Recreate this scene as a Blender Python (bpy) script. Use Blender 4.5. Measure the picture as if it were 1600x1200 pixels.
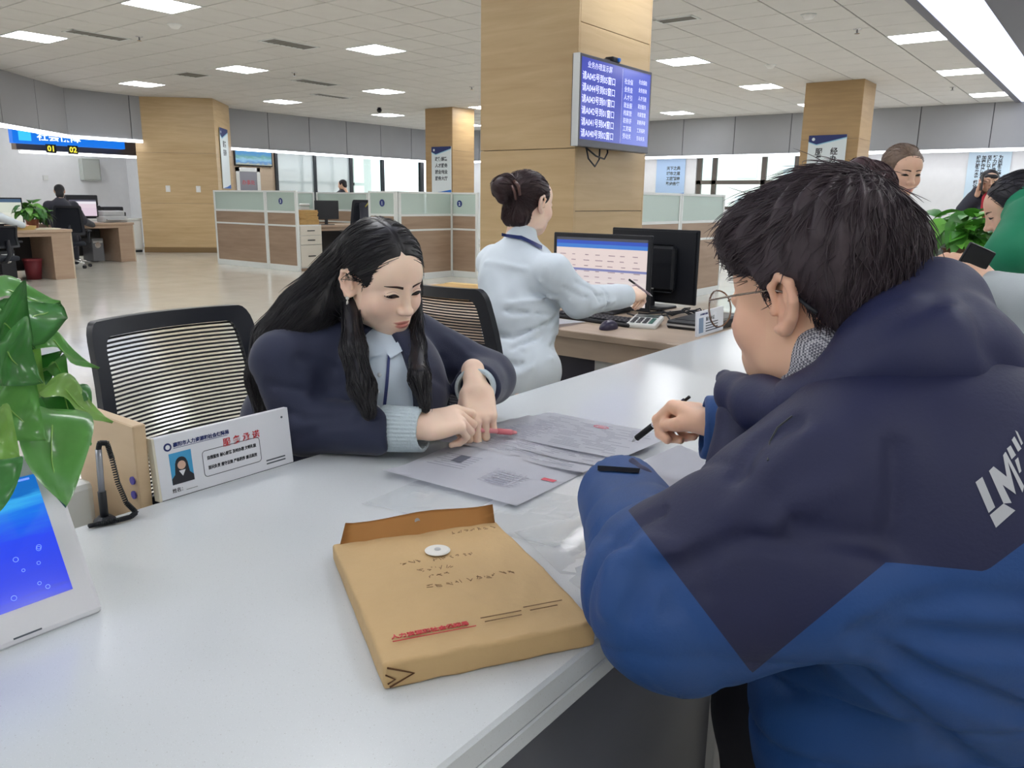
import bpy, bmesh, math, random
import numpy as np
from mathutils import Vector, Matrix
for o in list(bpy.data.objects): bpy.data.objects.remove(o)
SC = bpy.context.scene
COL = SC.collection
PI = math.pi
# ---------------------------------------------------------------- camera
# world: X runs along the service counter, Y across it into the hall, Z up; camera stands over the origin
FPX, PITCH, ROLL, YAW, CZ = 1235.0, math.radians(13.1), math.radians(0.75), math.radians(37.2), 1.27
_F = Vector((math.cos(PITCH)*math.cos(YAW), math.cos(PITCH)*math.sin(YAW), -math.sin(PITCH)))
_R0 = Vector((math.sin(YAW), -math.cos(YAW), 0)); _U0 = _R0.cross(_F)
_R = _R0*math.cos(ROLL)+_U0*math.sin(ROLL); _U = _U0*math.cos(ROLL)-_R0*math.sin(ROLL)
cam_d = bpy.data.cameras.new('camera'); cam = bpy.data.objects.new('camera', cam_d); COL.objects.link(cam)
cam_d.sensor_width = 36; cam_d.lens = FPX/1600*36; cam_d.clip_start = .05; cam_d.clip_end = 200
m = Matrix.Identity(4)
for i in range(3): m[i][0], m[i][1], m[i][2] = _R[i], _U[i], -_F[i]
m.translation = (0, 0, CZ); cam.matrix_world = m
SC.camera = cam
# ---------------------------------------------------------------- sky, exposure
SC.view_settings.view_transform = 'Standard'; SC.view_settings.look = 'None'
SC.view_settings.exposure = 0.0; SC.view_settings.gamma = 1; SC.view_settings.use_curve_mapping = False
W = bpy.data.worlds.new('overcast_sky'); SC.world = W; W.use_nodes = True
W.node_tree.nodes['Background'].inputs[0].default_value = (.86, .93, 1, 1)
W.node_tree.nodes['Background'].inputs[1].default_value = 3.6
LAMP = 21.5      # radiance of the ceiling panels
CEIL = 3.38
# ---------------------------------------------------------------- helpers
def at(x, y, z=None, X=None, Y=None, d=None):
    r = _F+_R*((x-800)/FPX)-_U*((y-600)/FPX)
    if z is not None: t = (z-CZ)/r.z
    elif X is not None: t = X/r.x
    elif Y is not None: t = Y/r.y
    else: t = d/r.length
    q = r*t; q.z += CZ
    return q
def lin(c):
    return tuple((v/255/12.92 if v/255 <= .04045 else ((v/255+.055)/1.055)**2.4) for v in c)
MATS = {}
def mat(name, c, rough=.5, metal=0, spec=.5, var=0, vscale=8, bump=0, bscale=60, emit=None, estr=0, trans=0, alpha=1, ior=1.45, coat=0, stretch=None, sheen=0, sss=0):
    if name in MATS: return MATS[name]
    M = bpy.data.materials.new(name); M.use_nodes = True; nt = M.node_tree; N = nt.nodes; L = nt.links
    b = N['Principled BSDF']; c4 = (*lin(c), 1)
    b.inputs['Base Color'].default_value = c4; b.inputs['Roughness'].default_value = rough
    b.inputs['Metallic'].default_value = metal; b.inputs['Specular IOR Level'].default_value = spec; b.inputs['IOR'].default_value = ior
    if coat: b.inputs['Coat Weight'].default_value = coat; b.inputs['Coat Roughness'].default_value = .08
    if sheen: b.inputs['Sheen Weight'].default_value = sheen
    if trans: b.inputs['Transmission Weight'].default_value = trans
    if alpha < 1: b.inputs['Alpha'].default_value = alpha
    if sss:
        b.inputs['Subsurface Weight'].default_value = sss; b.inputs['Subsurface Radius'].default_value = (.012, .005, .003); b.inputs['Subsurface Scale'].default_value = 1
    if emit: b.inputs['Emission Color'].default_value = (*lin(emit), 1); b.inputs['Emission Strength'].default_value = estr
    if var or bump:
        tc = N.new('ShaderNodeTexCoord'); mp = N.new('ShaderNodeMapping'); L.new(tc.outputs['Object'], mp.inputs[0])
        if stretch: mp.inputs['Scale'].default_value = stretch
        if var:
            n = N.new('ShaderNodeTexNoise'); n.inputs['Scale'].default_value = vscale; n.inputs['Detail'].default_value = 6; L.new(mp.outputs[0], n.inputs[0])
            hs = N.new('ShaderNodeHueSaturation'); hs.inputs['Color'].default_value = c4
            mr = N.new('ShaderNodeMapRange'); mr.inputs[1].default_value = .25; mr.inputs[2].default_value = .75; mr.inputs[3].default_value = 1-var; mr.inputs[4].default_value = 1+var
            L.new(n.outputs[0], mr.inputs[0]); L.new(mr.outputs[0], hs.inputs['Value']); L.new(hs.outputs[0], b.inputs['Base Color'])
        if bump:
            n2 = N.new('ShaderNodeTexNoise'); n2.inputs['Scale'].default_value = bscale; n2.inputs['Detail'].default_value = 4; L.new(mp.outputs[0], n2.inputs[0])
            bp = N.new('ShaderNodeBump'); bp.inputs['Strength'].default_value = bump; bp.inputs['Distance'].default_value = .01; L.new(n2.outputs[0], bp.inputs['Height']); L.new(bp.outputs[0], b.inputs['Normal'])
    MATS[name] = M
    return M
def wood(name, c1, c2, axis='Z', scale=3, rough=.45, coat=0):
    if name in MATS: return MATS[name]
    M = bpy.data.materials.new(name); M.use_nodes = True; nt = M.node_tree; N = nt.nodes; L = nt.links; b = N['Principled BSDF']
    tc = N.new('ShaderNodeTexCoord'); mp = N.new('ShaderNodeMapping'); L.new(tc.outputs['Object'], mp.inputs[0])
    mp.inputs['Scale'].default_value = {'X': (.12, 1, 1), 'Y': (1, .12, 1), 'Z': (1, 1, .12), 'H': (.12, .12, 1.3)}[axis]
    n = N.new('ShaderNodeTexNoise'); n.inputs['Scale'].default_value = scale*6; n.inputs['Detail'].default_value = 8; n.inputs['Distortion'].default_value = .6; L.new(mp.outputs[0], n.inputs[0])
    n2 = N.new('ShaderNodeTexNoise'); n2.inputs['Scale'].default_value = scale*1.2; n2.inputs['Detail'].default_value = 2; L.new(mp.outputs[0], n2.inputs[0])
    mx = N.new('ShaderNodeMix'); mx.data_type = 'FLOAT'; mx.inputs[0].default_value = .45; L.new(n.outputs[0], mx.inputs[2]); L.new(n2.outputs[0], mx.inputs[3])
    cr = N.new('ShaderNodeValToRGB'); cr.color_ramp.elements[0].position = .32; cr.color_ramp.elements[1].position = .68
    cr.color_ramp.elements[0].color = (*lin(c1), 1); cr.color_ramp.elements[1].color = (*lin(c2), 1)
    L.new(mx.outputs[0], cr.inputs[0]); L.new(cr.outputs[0], b.inputs['Base Color']); b.inputs['Roughness'].default_value = rough
    if coat: b.inputs['Coat Weight'].default_value = coat; b.inputs['Coat Roughness'].default_value = .15
    MATS[name] = M
    return M
def tag(o, label=None, cat=None, group=None, kind=None):
    if label: o['label'] = label
    if cat: o['category'] = cat
    if group: o['group'] = group
    if kind: o['kind'] = kind
    return o
def frame(o, right, up):
    r = Vector(right).normalized(); u = Vector(up); u = (u-r*u.dot(r)).normalized(); n = r.cross(u)
    M = Matrix.Identity(4)
    for i in range(3): M[i][0], M[i][1], M[i][2] = r[i], u[i], n[i]
    M.translation = Vector(o)
    return M
def rotz(a, o=(0, 0, 0)):
    return Matrix.Translation(Vector(o)) @ Matrix.Rotation(a, 4, 'Z')
class MB:
    """collects shapes; build() links them as ONE mesh object"""
    def __init__(s): s.bm = bmesh.new()
    def box(s, lo, hi, bev=0, M=None, seg=1):
        lo, hi = Vector(lo), Vector(hi); c = (lo+hi)/2; d = hi-lo
        g = bmesh.ops.create_cube(s.bm, size=1, matrix=Matrix.Translation(c) @ Matrix.Diagonal((abs(d.x), abs(d.y), abs(d.z), 1)))
        vs = g['verts']
        if bev:
            es = {e for v in vs for e in v.link_edges}
            r = bmesh.ops.bevel(s.bm, geom=list(es), offset=bev, segments=seg, affect='EDGES', profile=.5)
            vs = list({v for f in r['faces'] for v in f.verts} | {v for v in vs if v.is_valid})
        if M is not None: bmesh.ops.transform(s.bm, matrix=M, verts=vs)
        return s
    def tube(s, pts, r, n=8, closed=False, caps=True, flat=1):
        pts = [Vector(p) for p in pts]; k = len(pts)
        rs = r if hasattr(r, '__len__') else [r]*k
        rings = []; t0 = None; nrm = None
        for i, p in enumerate(pts):
            a = pts[i-1] if (i > 0 or closed) else p; b = pts[(i+1) % k] if (i < k-1 or closed) else p
            t = (b-a).normalized() if (b-a).length > 1e-9 else Vector((0, 0, 1))
            if nrm is None:
                nrm = t.orthogonal().normalized() if abs(t.z) > .95 else t.cross(Vector((0, 0, 1))).normalized()
            nrm = (nrm-t*nrm.dot(t)); nrm = nrm.normalized() if nrm.length > 1e-6 else t.orthogonal().normalized()
            bn = t.cross(nrm)
            rings.append([s.bm.verts.new(p+nrm*(rs[i]*math.cos(2*PI*j/n))+bn*(flat*rs[i]*math.sin(2*PI*j/n))) for j in range(n)])
        for i in range(k if closed else k-1):
            A, B = rings[i], rings[(i+1) % k]
            for j in range(n): s.bm.faces.new((A[j], A[(j+1) % n], B[(j+1) % n], B[j]))
        if caps and not closed:
            s.bm.faces.new(list(reversed(rings[0]))); s.bm.faces.new(rings[-1])
        return s
    def cyl(s, a, b, r, r2=None, n=16): return s.tube([a, b], [r, r if r2 is None else r2], n)
    def lathe(s, prof, o=(0, 0, 0), n=20, M=None):
        o = Vector(o); rings = []
        for r, z in prof:
            rings.append([s.bm.verts.new((M if M else Matrix.Identity(4)) @ (o+Vector((r*math.cos(2*PI*j/n), r*math.sin(2*PI*j/n), z)))) for j in range(n)])
        for A, B in zip(rings, rings[1:]):
            for j in range(n): s.bm.faces.new((A[j], A[(j+1) % n], B[(j+1) % n], B[j]))
        s.bm.faces.new(list(reversed(rings[0]))); s.bm.faces.new(rings[-1])
        return s
    def prism(s, poly, h0, h1, M=None):
        a = [s.bm.verts.new((x, y, h0)) for x, y in poly]; b = [s.bm.verts.new((x, y, h1)) for x, y in poly]; n = len(poly)
        for j in range(n): s.bm.faces.new((a[j], a[(j+1) % n], b[(j+1) % n], b[j]))
        s.bm.faces.new(list(reversed(a))); s.bm.faces.new(b)
        if M is not None: bmesh.ops.transform(s.bm, matrix=M, verts=a+b)
        return s
    def sphere(s, c, r, u=16, v=10, M=None):
        r = r if hasattr(r, '__len__') else (r, r, r)
        mm = Matrix.Translation(Vector(c)) @ Matrix.Diagonal((*r, 1))
        bmesh.ops.create_uvsphere(s.bm, u_segments=u, v_segments=v, radius=1, matrix=(M @ mm) if M is not None else mm)
        return s
    def grid(s, P, thick=0):
        """P[i][j] points -> sheet, optionally with thickness"""
        V = [[s.bm.verts.new(p) for p in row] for row in P]; fs = []
        for i in range(len(P)-1):
            for j in range(len(P[0])-1): fs.append(s.bm.faces.new((V[i][j], V[i][j+1], V[i+1][j+1], V[i+1][j])))
        if thick: bmesh.ops.solidify(s.bm, geom=fs, thickness=thick)
        return s
    def build(s, name, m, parent=None, M=None, smooth=False):
        bmesh.ops.recalc_face_normals(s.bm, faces=s.bm.faces)
        me = bpy.data.meshes.new(name); s.bm.to_mesh(me); s.bm.free()
        return link(name, me, m, parent, M, smooth)
def link(name, me, m, parent=None, M=None, smooth=False):
    if m is not None and not me.materials: me.materials.append(m)
    if smooth: me.polygons.foreach_set('use_smooth', [True]*len(me.polygons))
    o = bpy.data.objects.new(name, me); COL.objects.link(o)
    if parent is not None: o.parent = parent
    if M is not None: o.matrix_local = M
    return o
def smooth_angle(o, deg=35):
    me = o.data; me.polygons.foreach_set('use_smooth', [True]*len(me.polygons))
    try: me.set_sharp_from_angle(angle=math.radians(deg))
    except Exception: pass
    return o
def thing(name, label, cat, M=None, group=None, kind=None):
    o = bpy.data.objects.new(name, None); COL.objects.link(o); o.empty_display_size = .1
    if M is not None: o.matrix_local = M
    return tag(o, label, cat, group, kind)
def dup(root, M, label=None):
    r = root.copy(); COL.objects.link(r); r.matrix_local = M
    if label: r['label'] = label
    for ch in list(root.children):
        c = ch.copy(); COL.objects.link(c); c.parent = r
        for g in list(ch.children):
            d = g.copy(); COL.objects.link(d); d.parent = c
    return r
def text(name, body, size, m, parent, M, align='LEFT', bold=0, sx=1, ext=.0004, space=1):
    c = bpy.data.curves.new('lettering', 'FONT'); c.body = body; c.size = size; c.align_x = align; c.offset = bold; c.extrude = ext; c.space_character = space; c.resolution_u = 2
    o = bpy.data.objects.new('lettering', c); me = bpy.data.meshes.new_from_object(o)
    bpy.data.objects.remove(o); bpy.data.curves.remove(c)
    if sx != 1: me.transform(Matrix.Diagonal((sx, 1, 1, 1)))
    return link(name, me, m, parent, M)
# ---------------------------------------------------------------- signed-distance modelling for organic shapes
def sm(a, b, k):
    if k <= 0: return np.minimum(a, b)
    h = np.clip(.5+.5*(b-a)/k, 0, 1); return b+(a-b)*h-k*h*(1-h)
def smx(a, b, k): return -sm(-a, -b, k)
def ell(P, c, r, Rm=None):
    q = P-np.asarray(c, np.float32)
    if Rm is not None: q = q @ np.asarray(Rm, np.float32)
    r = np.asarray(r, np.float32); k0 = np.sqrt((q*q/(r*r)).sum(-1)); k1 = np.sqrt((q*q/(r**4)).sum(-1))+1e-9
    return k0*(k0-1)/k1
def cap(P, a, b, ra, rb=None):
    a, b = np.asarray(a, np.float32), np.asarray(b, np.float32); rb = ra if rb is None else rb
    ab = b-a; q = P-a; h = np.clip((q @ ab)/max(float(ab @ ab), 1e-9), 0, 1)
    return np.sqrt(((q-h[..., None]*ab)**2).sum(-1))-(ra+(rb-ra)*h)
def chain(P, pts, rs, k=.02):
    d = None
    for i in range(len(pts)-1):
        e = cap(P, pts[i], pts[i+1], rs[i], rs[i+1]); d = e if d is None else sm(d, e, k)
    return d
def rbx(P, c, h, r, Rm=None):
    q = P-np.asarray(c, np.float32)
    if Rm is not None: q = q @ np.asarray(Rm, np.float32)
    q = np.abs(q)-(np.asarray(h, np.float32)-r)
    return np.sqrt((np.maximum(q, 0)**2).sum(-1))+np.minimum(q.max(-1), 0)-r
def rotm(rx=0, ry=0, rz=0):
    return np.array((Matrix.Rotation(rz, 3, 'Z') @ Matrix.Rotation(ry, 3, 'Y') @ Matrix.Rotation(rx, 3, 'X')), np.float32)
def polymesh(fn, lo, hi, res):
    """surface nets: vertices, quads of fn(P)=0"""
    lo = np.asarray(lo, float); hi = np.asarray(hi, float); n = np.maximum(np.ceil((hi-lo)/res).astype(int)+1, 4)
    B = 8; nb = -(-n//B); n = nb*B
    ax = [np.float32(lo[i])+np.float32(res)*np.arange(n[i], dtype=np.float32) for i in range(3)]
    ctr = np.stack(np.meshgrid(*[ax[i].reshape(-1, B).mean(1) for i in range(3)], indexing='ij'), -1).reshape(-1, 3)
    cd = np.concatenate([fn(ctr[i:i+300000]) for i in range(0, len(ctr), 300000)])
    D = np.repeat(cd[:, None], B**3, 1).astype(np.float32)
    near = np.where(np.abs(cd) < res*B*.87*1.7+.004)[0]
    off = (np.stack(np.meshgrid(*[np.arange(B)]*3, indexing='ij'), -1).reshape(-1, 3)-(B-1)/2).astype(np.float32)*np.float32(res)
    for i in range(0, len(near), 1500):
        k = near[i:i+1500]; D[k] = fn((ctr[k][:, None]+off).reshape(-1, 3)).reshape(len(k), -1)
    D = D.reshape(*nb, B, B, B).transpose(0, 3, 1, 4, 2, 5).reshape(n)
    S = D < 0
    c = n-1; acc = np.zeros((*c, 3), np.float32); cnt = np.zeros(c, np.float32)
    sl = lambda o, a=None: tuple(slice(o[k], o[k]+c[k]) for k in range(3))
    for a in range(3):
        b1, b2 = [k for k in range(3) if k != a]
        for u in (0, 1):
            for v in (0, 1):
                o0 = [0, 0, 0]; o0[b1] = u; o0[b2] = v; o1 = list(o0); o1[a] = 1
                d0, d1 = D[sl(o0)], D[sl(o1)]; x = S[sl(o0)] != S[sl(o1)]
                t = np.where(x, d0/np.where(x, d0-d1, 1), 0)
                acc[..., a] += t; acc[..., b1] += u*x; acc[..., b2] += v*x; cnt += x
    act = cnt > 0; idx = np.full(c, -1, np.int64); idx[act] = np.arange(act.sum())
    ij = np.argwhere(act); V = (ij+acc[act]/cnt[act][:, None])*res+lo
    Q = []
    for a in range(3):
        b1, b2 = (a+1) % 3, (a+2) % 3
        s0 = [slice(1, c[k]) for k in range(3)]; s0[a] = slice(0, c[a]); s1 = list(s0); s1[a] = slice(1, c[a]+1)
        A, B = S[tuple(s0)], S[tuple(s1)]; x = np.argwhere(A != B)
        if not len(x): continue
        base = x+np.array([0 if k == a else 1 for k in range(3)]); fl = A[tuple(x.T)]
        def ix(du, dv):
            q = base.copy(); q[:, b1] -= du; q[:, b2] -= dv; return idx[tuple(q.T)]
        q = np.stack([ix(1, 1), ix(0, 1), ix(0, 0), ix(1, 0)], 1); q[~fl] = q[~fl][:, ::-1]; Q.append(q)
    Q = np.concatenate(Q); Q = Q[(Q >= 0).all(1)]
    # pull the vertices onto the surface
    V = V.astype(np.float32); e = np.float32(res*.4)
    for _ in range(1):
        d = fn(V); g = np.stack([fn(V+np.eye(3, dtype=np.float32)[k]*e)-d for k in range(3)], -1)/e
        V = V-(np.clip(d, -res, res)/np.maximum((g*g).sum(-1), .3))[:, None]*g
    return V, Q
def npmesh(name, V, Q):
    me = bpy.data.meshes.new(name); me.vertices.add(len(V)); me.vertices.foreach_set('co', np.asarray(V, np.float32).ravel())
    k = Q.shape[1]; me.loops.add(len(Q)*k); me.loops.foreach_set('vertex_index', np.asarray(Q, np.int32).ravel())
    me.polygons.add(len(Q)); me.polygons.foreach_set('loop_start', np.arange(0, len(Q)*k, k, dtype=np.int32)); me.polygons.foreach_set('use_smooth', np.ones(len(Q), bool))
    me.update(calc_edges=True); me.validate()
    return me
def fattr(me, name, vals):
    a = me.attributes.new(name, 'FLOAT', 'POINT'); a.data.foreach_set('value', np.asarray(vals, np.float32))
def sdf_obj(name, fn, lo, hi, res, m, parent=None, attrs=None, M=None, flip=False):
    V, Q = polymesh(fn, lo, hi, res)
    me = npmesh(name, V, Q)
    for k, f in (attrs or {}).items(): fattr(me, k, f(V))
    return link(name, me, m, parent, M)
def wob(P, f, seed=0):
    """cheap smooth pseudo noise"""
    r = np.random.RandomState(seed); o = 0
    for i in range(5):
        k = r.normal(size=3).astype(np.float32); k /= np.linalg.norm(k); o = o+np.sin(P @ (k*f*(.6+.35*i))+r.uniform(0, 6.28))*(.5 if i < 3 else .3)
    return o/2
def joinmesh(name, parts):
    Vs, Qs, o = [], [], 0
    for V, Q in parts:
        Vs.append(V); Qs.append(Q+o); o += len(V)
    return np.concatenate(Vs), np.concatenate(Qs)
def xf(V, M):
    A = np.array(M, np.float32); return V @ A[:3, :3].T+A[:3, 3]
def amat(name, base, layers, rough=.6, bump=0, bscale=300, sheen=0, sss=0, var=.06, vscale=6, spec=.5):
    """base colour with crisp colour areas: each layer (attribute, colour[, softness]) shows where the attribute is > 0"""
    if name in MATS: return MATS[name]
    M = bpy.data.materials.new(name); M.use_nodes = True; N = M.node_tree.nodes; L = M.node_tree.links; b = N['Principled BSDF']
    cur = N.new('ShaderNodeRGB'); cur.outputs[0].default_value = (*lin(base), 1); out = cur.outputs[0]
    for ly in layers:
        a = N.new('ShaderNodeAttribute'); a.attribute_name = ly[0]
        s = ly[2] if len(ly) > 2 else 0; op = ly[3] if len(ly) > 3 else 1
        r = N.new('ShaderNodeMapRange'); r.inputs[1].default_value = -s-1e-5; r.inputs[2].default_value = s+1e-5; r.inputs[3].default_value = 0; r.inputs[4].default_value = op; L.new(a.outputs['Fac'], r.inputs[0])
        mx = N.new('ShaderNodeMix'); mx.data_type = 'RGBA'; L.new(r.outputs[0], mx.inputs[0]); L.new(out, mx.inputs[6]); mx.inputs[7].default_value = (*lin(ly[1]), 1); out = mx.outputs[2]
    tc = N.new('ShaderNodeTexCoord')
    if var:
        n = N.new('ShaderNodeTexNoise'); n.inputs['Scale'].default_value = vscale; n.inputs['Detail'].default_value = 4; L.new(tc.outputs['Object'], n.inputs[0])
        mr = N.new('ShaderNodeMapRange'); mr.inputs[1].default_value = .3; mr.inputs[2].default_value = .7; mr.inputs[3].default_value = 1-var; mr.inputs[4].default_value = 1+var; L.new(n.outputs[0], mr.inputs[0])
        hs = N.new('ShaderNodeHueSaturation'); L.new(out, hs.inputs['Color']); L.new(mr.outputs[0], hs.inputs['Value']); out = hs.outputs[0]
    L.new(out, b.inputs['Base Color']); b.inputs['Roughness'].default_value = rough; b.inputs['Specular IOR Level'].default_value = spec
    if sheen: b.inputs['Sheen Weight'].default_value = sheen; b.inputs['Sheen Roughness'].default_value = .4
    if sss:
        b.inputs['Subsurface Weight'].default_value = sss; b.inputs['Subsurface Radius'].default_value = (.01, .004, .002); b.inputs['Subsurface Scale'].default_value = 1
    if bump:
        n2 = N.new('ShaderNodeTexNoise'); n2.inputs['Scale'].default_value = bscale; n2.inputs['Detail'].default_value = 3; L.new(tc.outputs['Object'], n2.inputs[0])
        bp = N.new('ShaderNodeBump'); bp.inputs['Strength'].default_value = bump; bp.inputs['Distance'].default_value = .01; L.new(n2.outputs[0], bp.inputs['Height']); L.new(bp.outputs[0], b.inputs['Normal'])
    MATS[name] = M
    return M
# ---------------------------------------------------------------- the hall
m_ceil = mat('ceiling_tile_paint', (216, 214, 210), .85, var=.03, vscale=3, bump=.15, bscale=150)
m_grid = mat('ceiling_grid', (104, 102, 98), .7)
m_white = mat('white_paint', (228, 230, 232), .7, var=.02)
m_cream = mat('cream_paint', (222, 224, 222), .75, var=.02)
m_fascia = mat('grey_fascia', (158, 160, 164), .38, var=.03, vscale=1.5)
m_joint = mat('dark_joint', (70, 72, 76), .6)
m_metal = mat('brushed_aluminium', (200, 203, 205), .35, .8)
m_alu = mat('white_aluminium', (222, 226, 224), .4)
m_dark = mat('black_plastic', (28, 30, 36), .42)
m_darkm = mat('dark_frame', (58, 62, 66), .4, .3)
m_chrome = mat('chrome', (215, 215, 218), .12, 1)
def emitter(name, c, s):
    return mat(name, (20, 20, 20) if s < 3 else (240, 240, 236), .4, emit=c, estr=s)
m_lamp = emitter('lamp_diffuser', (250, 252, 255), LAMP)
m_led = emitter('led_strip', (246, 246, 255), 5.5)
m_band = emitter('light_band', (222, 228, 252), 1.4)
def structure(name, mb, m, label=None, M=None):
    o = mb.build(name, m, None, M); o['kind'] = 'structure'; o['label'] = label or name.replace('_', ' '); return o
# floor: polished stone-look tiles
def floor_mat():
    M = bpy.data.materials.new('polished_floor'); M.use_nodes = True; N = M.node_tree.nodes; L = M.node_tree.links; b = N['Principled BSDF']
    tc = N.new('ShaderNodeTexCoord'); br = N.new('ShaderNodeTexBrick'); L.new(tc.outputs['Object'], br.inputs[0]); br.offset = 0
    br.inputs['Scale'].default_value = 1; br.inputs['Brick Width'].default_value = .8; br.inputs['Row Height'].default_value = .8; br.inputs['Mortar Size'].default_value = .0015
    br.inputs['Color1'].default_value = (*lin((222, 217, 206)), 1); br.inputs['Color2'].default_value = (*lin((226, 222, 211)), 1); br.inputs['Mortar'].default_value = (*lin((196, 188, 172)), 1)
    n = N.new('ShaderNodeTexNoise'); n.inputs['Scale'].default_value = 2.2; n.inputs['Detail'].default_value = 8; L.new(tc.outputs['Object'], n.inputs[0])
    mx = N.new('ShaderNodeMix'); mx.data_type = 'RGBA'; mx.blend_type = 'MULTIPLY'; mx.inputs[0].default_value = .25; L.new(br.outputs[0], mx.inputs[6]); L.new(n.outputs[0], mx.inputs[7]); L.new(mx.outputs[2], b.inputs['Base Color'])
    b.inputs['Roughness'].default_value = .13; b.inputs['Specular IOR Level'].default_value = .75
    return M
structure('floor', MB().box((-6, -6, -.1), (26, 24, 0)), floor_mat(), 'polished beige stone floor of the service hall')
# ceiling slab + tiles
T = .66; GX, GY = 5.3-T/2, 2.5-T/2
ceil = structure('ceiling', MB().box((-6, -6, CEIL+.012), (20.3, 24, CEIL+.2)), m_grid, 'suspended ceiling of square pale grey tiles')
LX = [5.3+3.3*k for k in range(-3, 5)]; LY = [2.5+3.3*k for k in range(-2, 5)]
def slot(x, y): return (round((x-GX)/T-.5), round((y-GY)/T-.5))
lamps = {slot(x, y): (x, y) for x in LX for y in LY}
for k in ((4, 2), ): pass
def onscreen(p, mg=60):
    d = Vector(p)-Vector((0, 0, CZ)); f = d.dot(_F)
    if f < .1: return False
    x, y = 800+FPX*d.dot(_R)/f, 600-FPX*d.dot(_U)/f
    return -mg < x < 1600+mg and -mg < y < 1200+mg
tile = MB().box((-T/2+.008, -T/2+.008, -.012), (T/2-.008, T/2-.008, .0), .003); tile_o = tile.build('tile', m_ceil, ceil); tile_me = tile_o.data
bpy.data.objects.remove(tile_o)
near, rest = [], []
for i in range(-16, 23):
    for j in range(-13, 24):
        if (i, j) in lamps: continue
        x, y = GX+(i+.5)*T, GY+(j+.5)*T
        if x > 19.9 or .2 < y < 2.17-T/2+.1: continue
        (near if onscreen((x, y, CEIL)) else rest).append((x*x+y*y, x, y))
near.sort(); rest += near[300:]; near = near[:300]
for _, x, y in near:
    link('tile', tile_me, None, ceil, Matrix.Translation((x, y, CEIL+.012)))
mb = MB()
for _, x, y in rest: mb.box((x-T/2+.008, y-T/2+.008, CEIL), (x+T/2-.008, y+T/2-.008, CEIL+.012))
o = mb.build('tile_field', m_ceil, ceil); o['kind'] = 'stuff'
# lamps
lp = thing('ceiling_light', 'square', 'ceiling light', Matrix.Translation((0, 0, CEIL)), 'square panel lights in the tiled ceiling')
q = T/2-.004
MB().box((-q, -q, -.002), (q, -q+.02, .01)).box((-q, q-.02, -.002), (q, q, .01)).box((-q, -q, -.002), (-q+.02, q, .01)).box((q-.02, -q, -.002), (q, q, .01)).build('frame', m_alu, lp)
MB().box((-q+.02, -q+.02, .0), (q-.02, q-.02, .008)).build('diffuser', m_lamp, lp)
LL = {(0, 2): 'above the row of lights at the top left edge', }
first = True
LNAME = {(5.3, 9.1): 'at the top edge beside the white smoke detector', (5.3, 12.4): 'nearest the left edge of the picture', (8.6, 15.7): 'above the 01 and 02 counter sign by the left pillar',
 (8.6, 12.4): 'between the two slot vents, right of the left pillar', (8.6, 9.1): 'large, in the middle left of the big wood pillar', (11.9, 15.7): 'in front of the grey panels, right of the left pillar',
 (11.9, 12.4): 'in the middle of the column of three left of the wood pillar', (15.2, 15.7): 'farthest of the three left of the wood pillar', (11.9, 5.8): 'right beside the wall mounted queue screen',
 (15.2, 5.8): 'left of the far right pillar', (18.5, 9.1): 'low behind the queue screen', (18.5, 5.8): 'partly hidden by the far right pillar', (11.9, 2.5): 'nearest along the bright counter light band',
 (15.2, 2.5): 'second along the bright counter light band', (18.5, 2.5): 'farthest along the bright counter light band', (8.6, 2.5): 'cut by the top edge near the bright counter light band'}
for (x, y) in lamps.values():
    if x > 19.5 or y > 17.5: continue
    key = min(LNAME, key=lambda k: abs(k[0]-x)+abs(k[1]-y)); vis = abs(key[0]-x)+abs(key[1]-y) < .3
    lab = 'square ceiling light '+LNAME[key] if vis else 'square ceiling light behind or beside the camera'
    Mx = Matrix.Translation((x, y, CEIL))
    if first: lp.matrix_local = Mx; lp['label'] = lab; first = False
    else: dup(lp, Mx, lab)
# bulkhead with the light band over the counter
bh = structure('trim_1', MB().box((-6, 2.09, CEIL-.03), (19.9, 2.19, CEIL+.01)).box((-6, .35, 3.02), (19.9, 1.25, 3.3)).box((-6, .33, 3.02), (19.9, .35, 3.4)).box((-6, 1.25, 3.02), (19.9, 1.28, 3.4)), mat('grey_bulkhead', (112, 112, 122), .6), 'grey bulkhead framing the light band over the counter')
MB().box((-6, 1.28, CEIL-.02), (19.9, 2.09, CEIL)).build('light_panel', m_band, bh)
# vents, detectors
m_vent = mat('vent_slats', (120, 118, 112), .6); m_det = mat('detector_white', (235, 235, 232), .4)
def vent(x, y, w, d, lab, rot=0):
    t = thing('ceiling_vent', lab, 'ceiling vent', rotz(rot, (x, y, CEIL)), 'slot vents in the tiled ceiling')
    MB().box((-w/2, -d/2, -.006), (w/2, -d/2+.03, .0)).box((-w/2, d/2-.03, -.006), (w/2, d/2, 0)).box((-w/2, -d/2, -.006), (-w/2+.03, d/2, 0)).box((w/2-.03, -d/2, -.006), (w/2, d/2, 0)).build('frame', m_alu, t)
    MB().box((-w/2+.03, -d/2+.03, -.001), (w/2-.03, d/2-.03, 0)).build('duct', m_vent, t)
    n = max(3, int(w/.09))
    for i in range(n):
        xx = -w/2+.05+(w-.1)*i/(n-1); MB().box((xx-.012, -d/2+.03, -.005), (xx+.012, d/2-.03, -.001)).build('slat', m_vent, t)
vent(5.73, 11.5, .8, .3, 'long narrow slot vent right of the top left light', .0)
vent(7.6, 9.8, .8, .36, 'white framed vent left of the large middle light')
vent(10.3, 12.55, .9, .36, 'small white framed vent between the two left lamp rows')
vent(8.45, 13.7, .5, .5, 'small grey square vent left of the light right of the left pillar')
vent(11.8, 13.9, .9, .3, 'farthest thin vent above the grey wall panels')
vent(9.2, 4.6, .25, .5, 'small slot vent right of the queue screen pillar')
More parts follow.
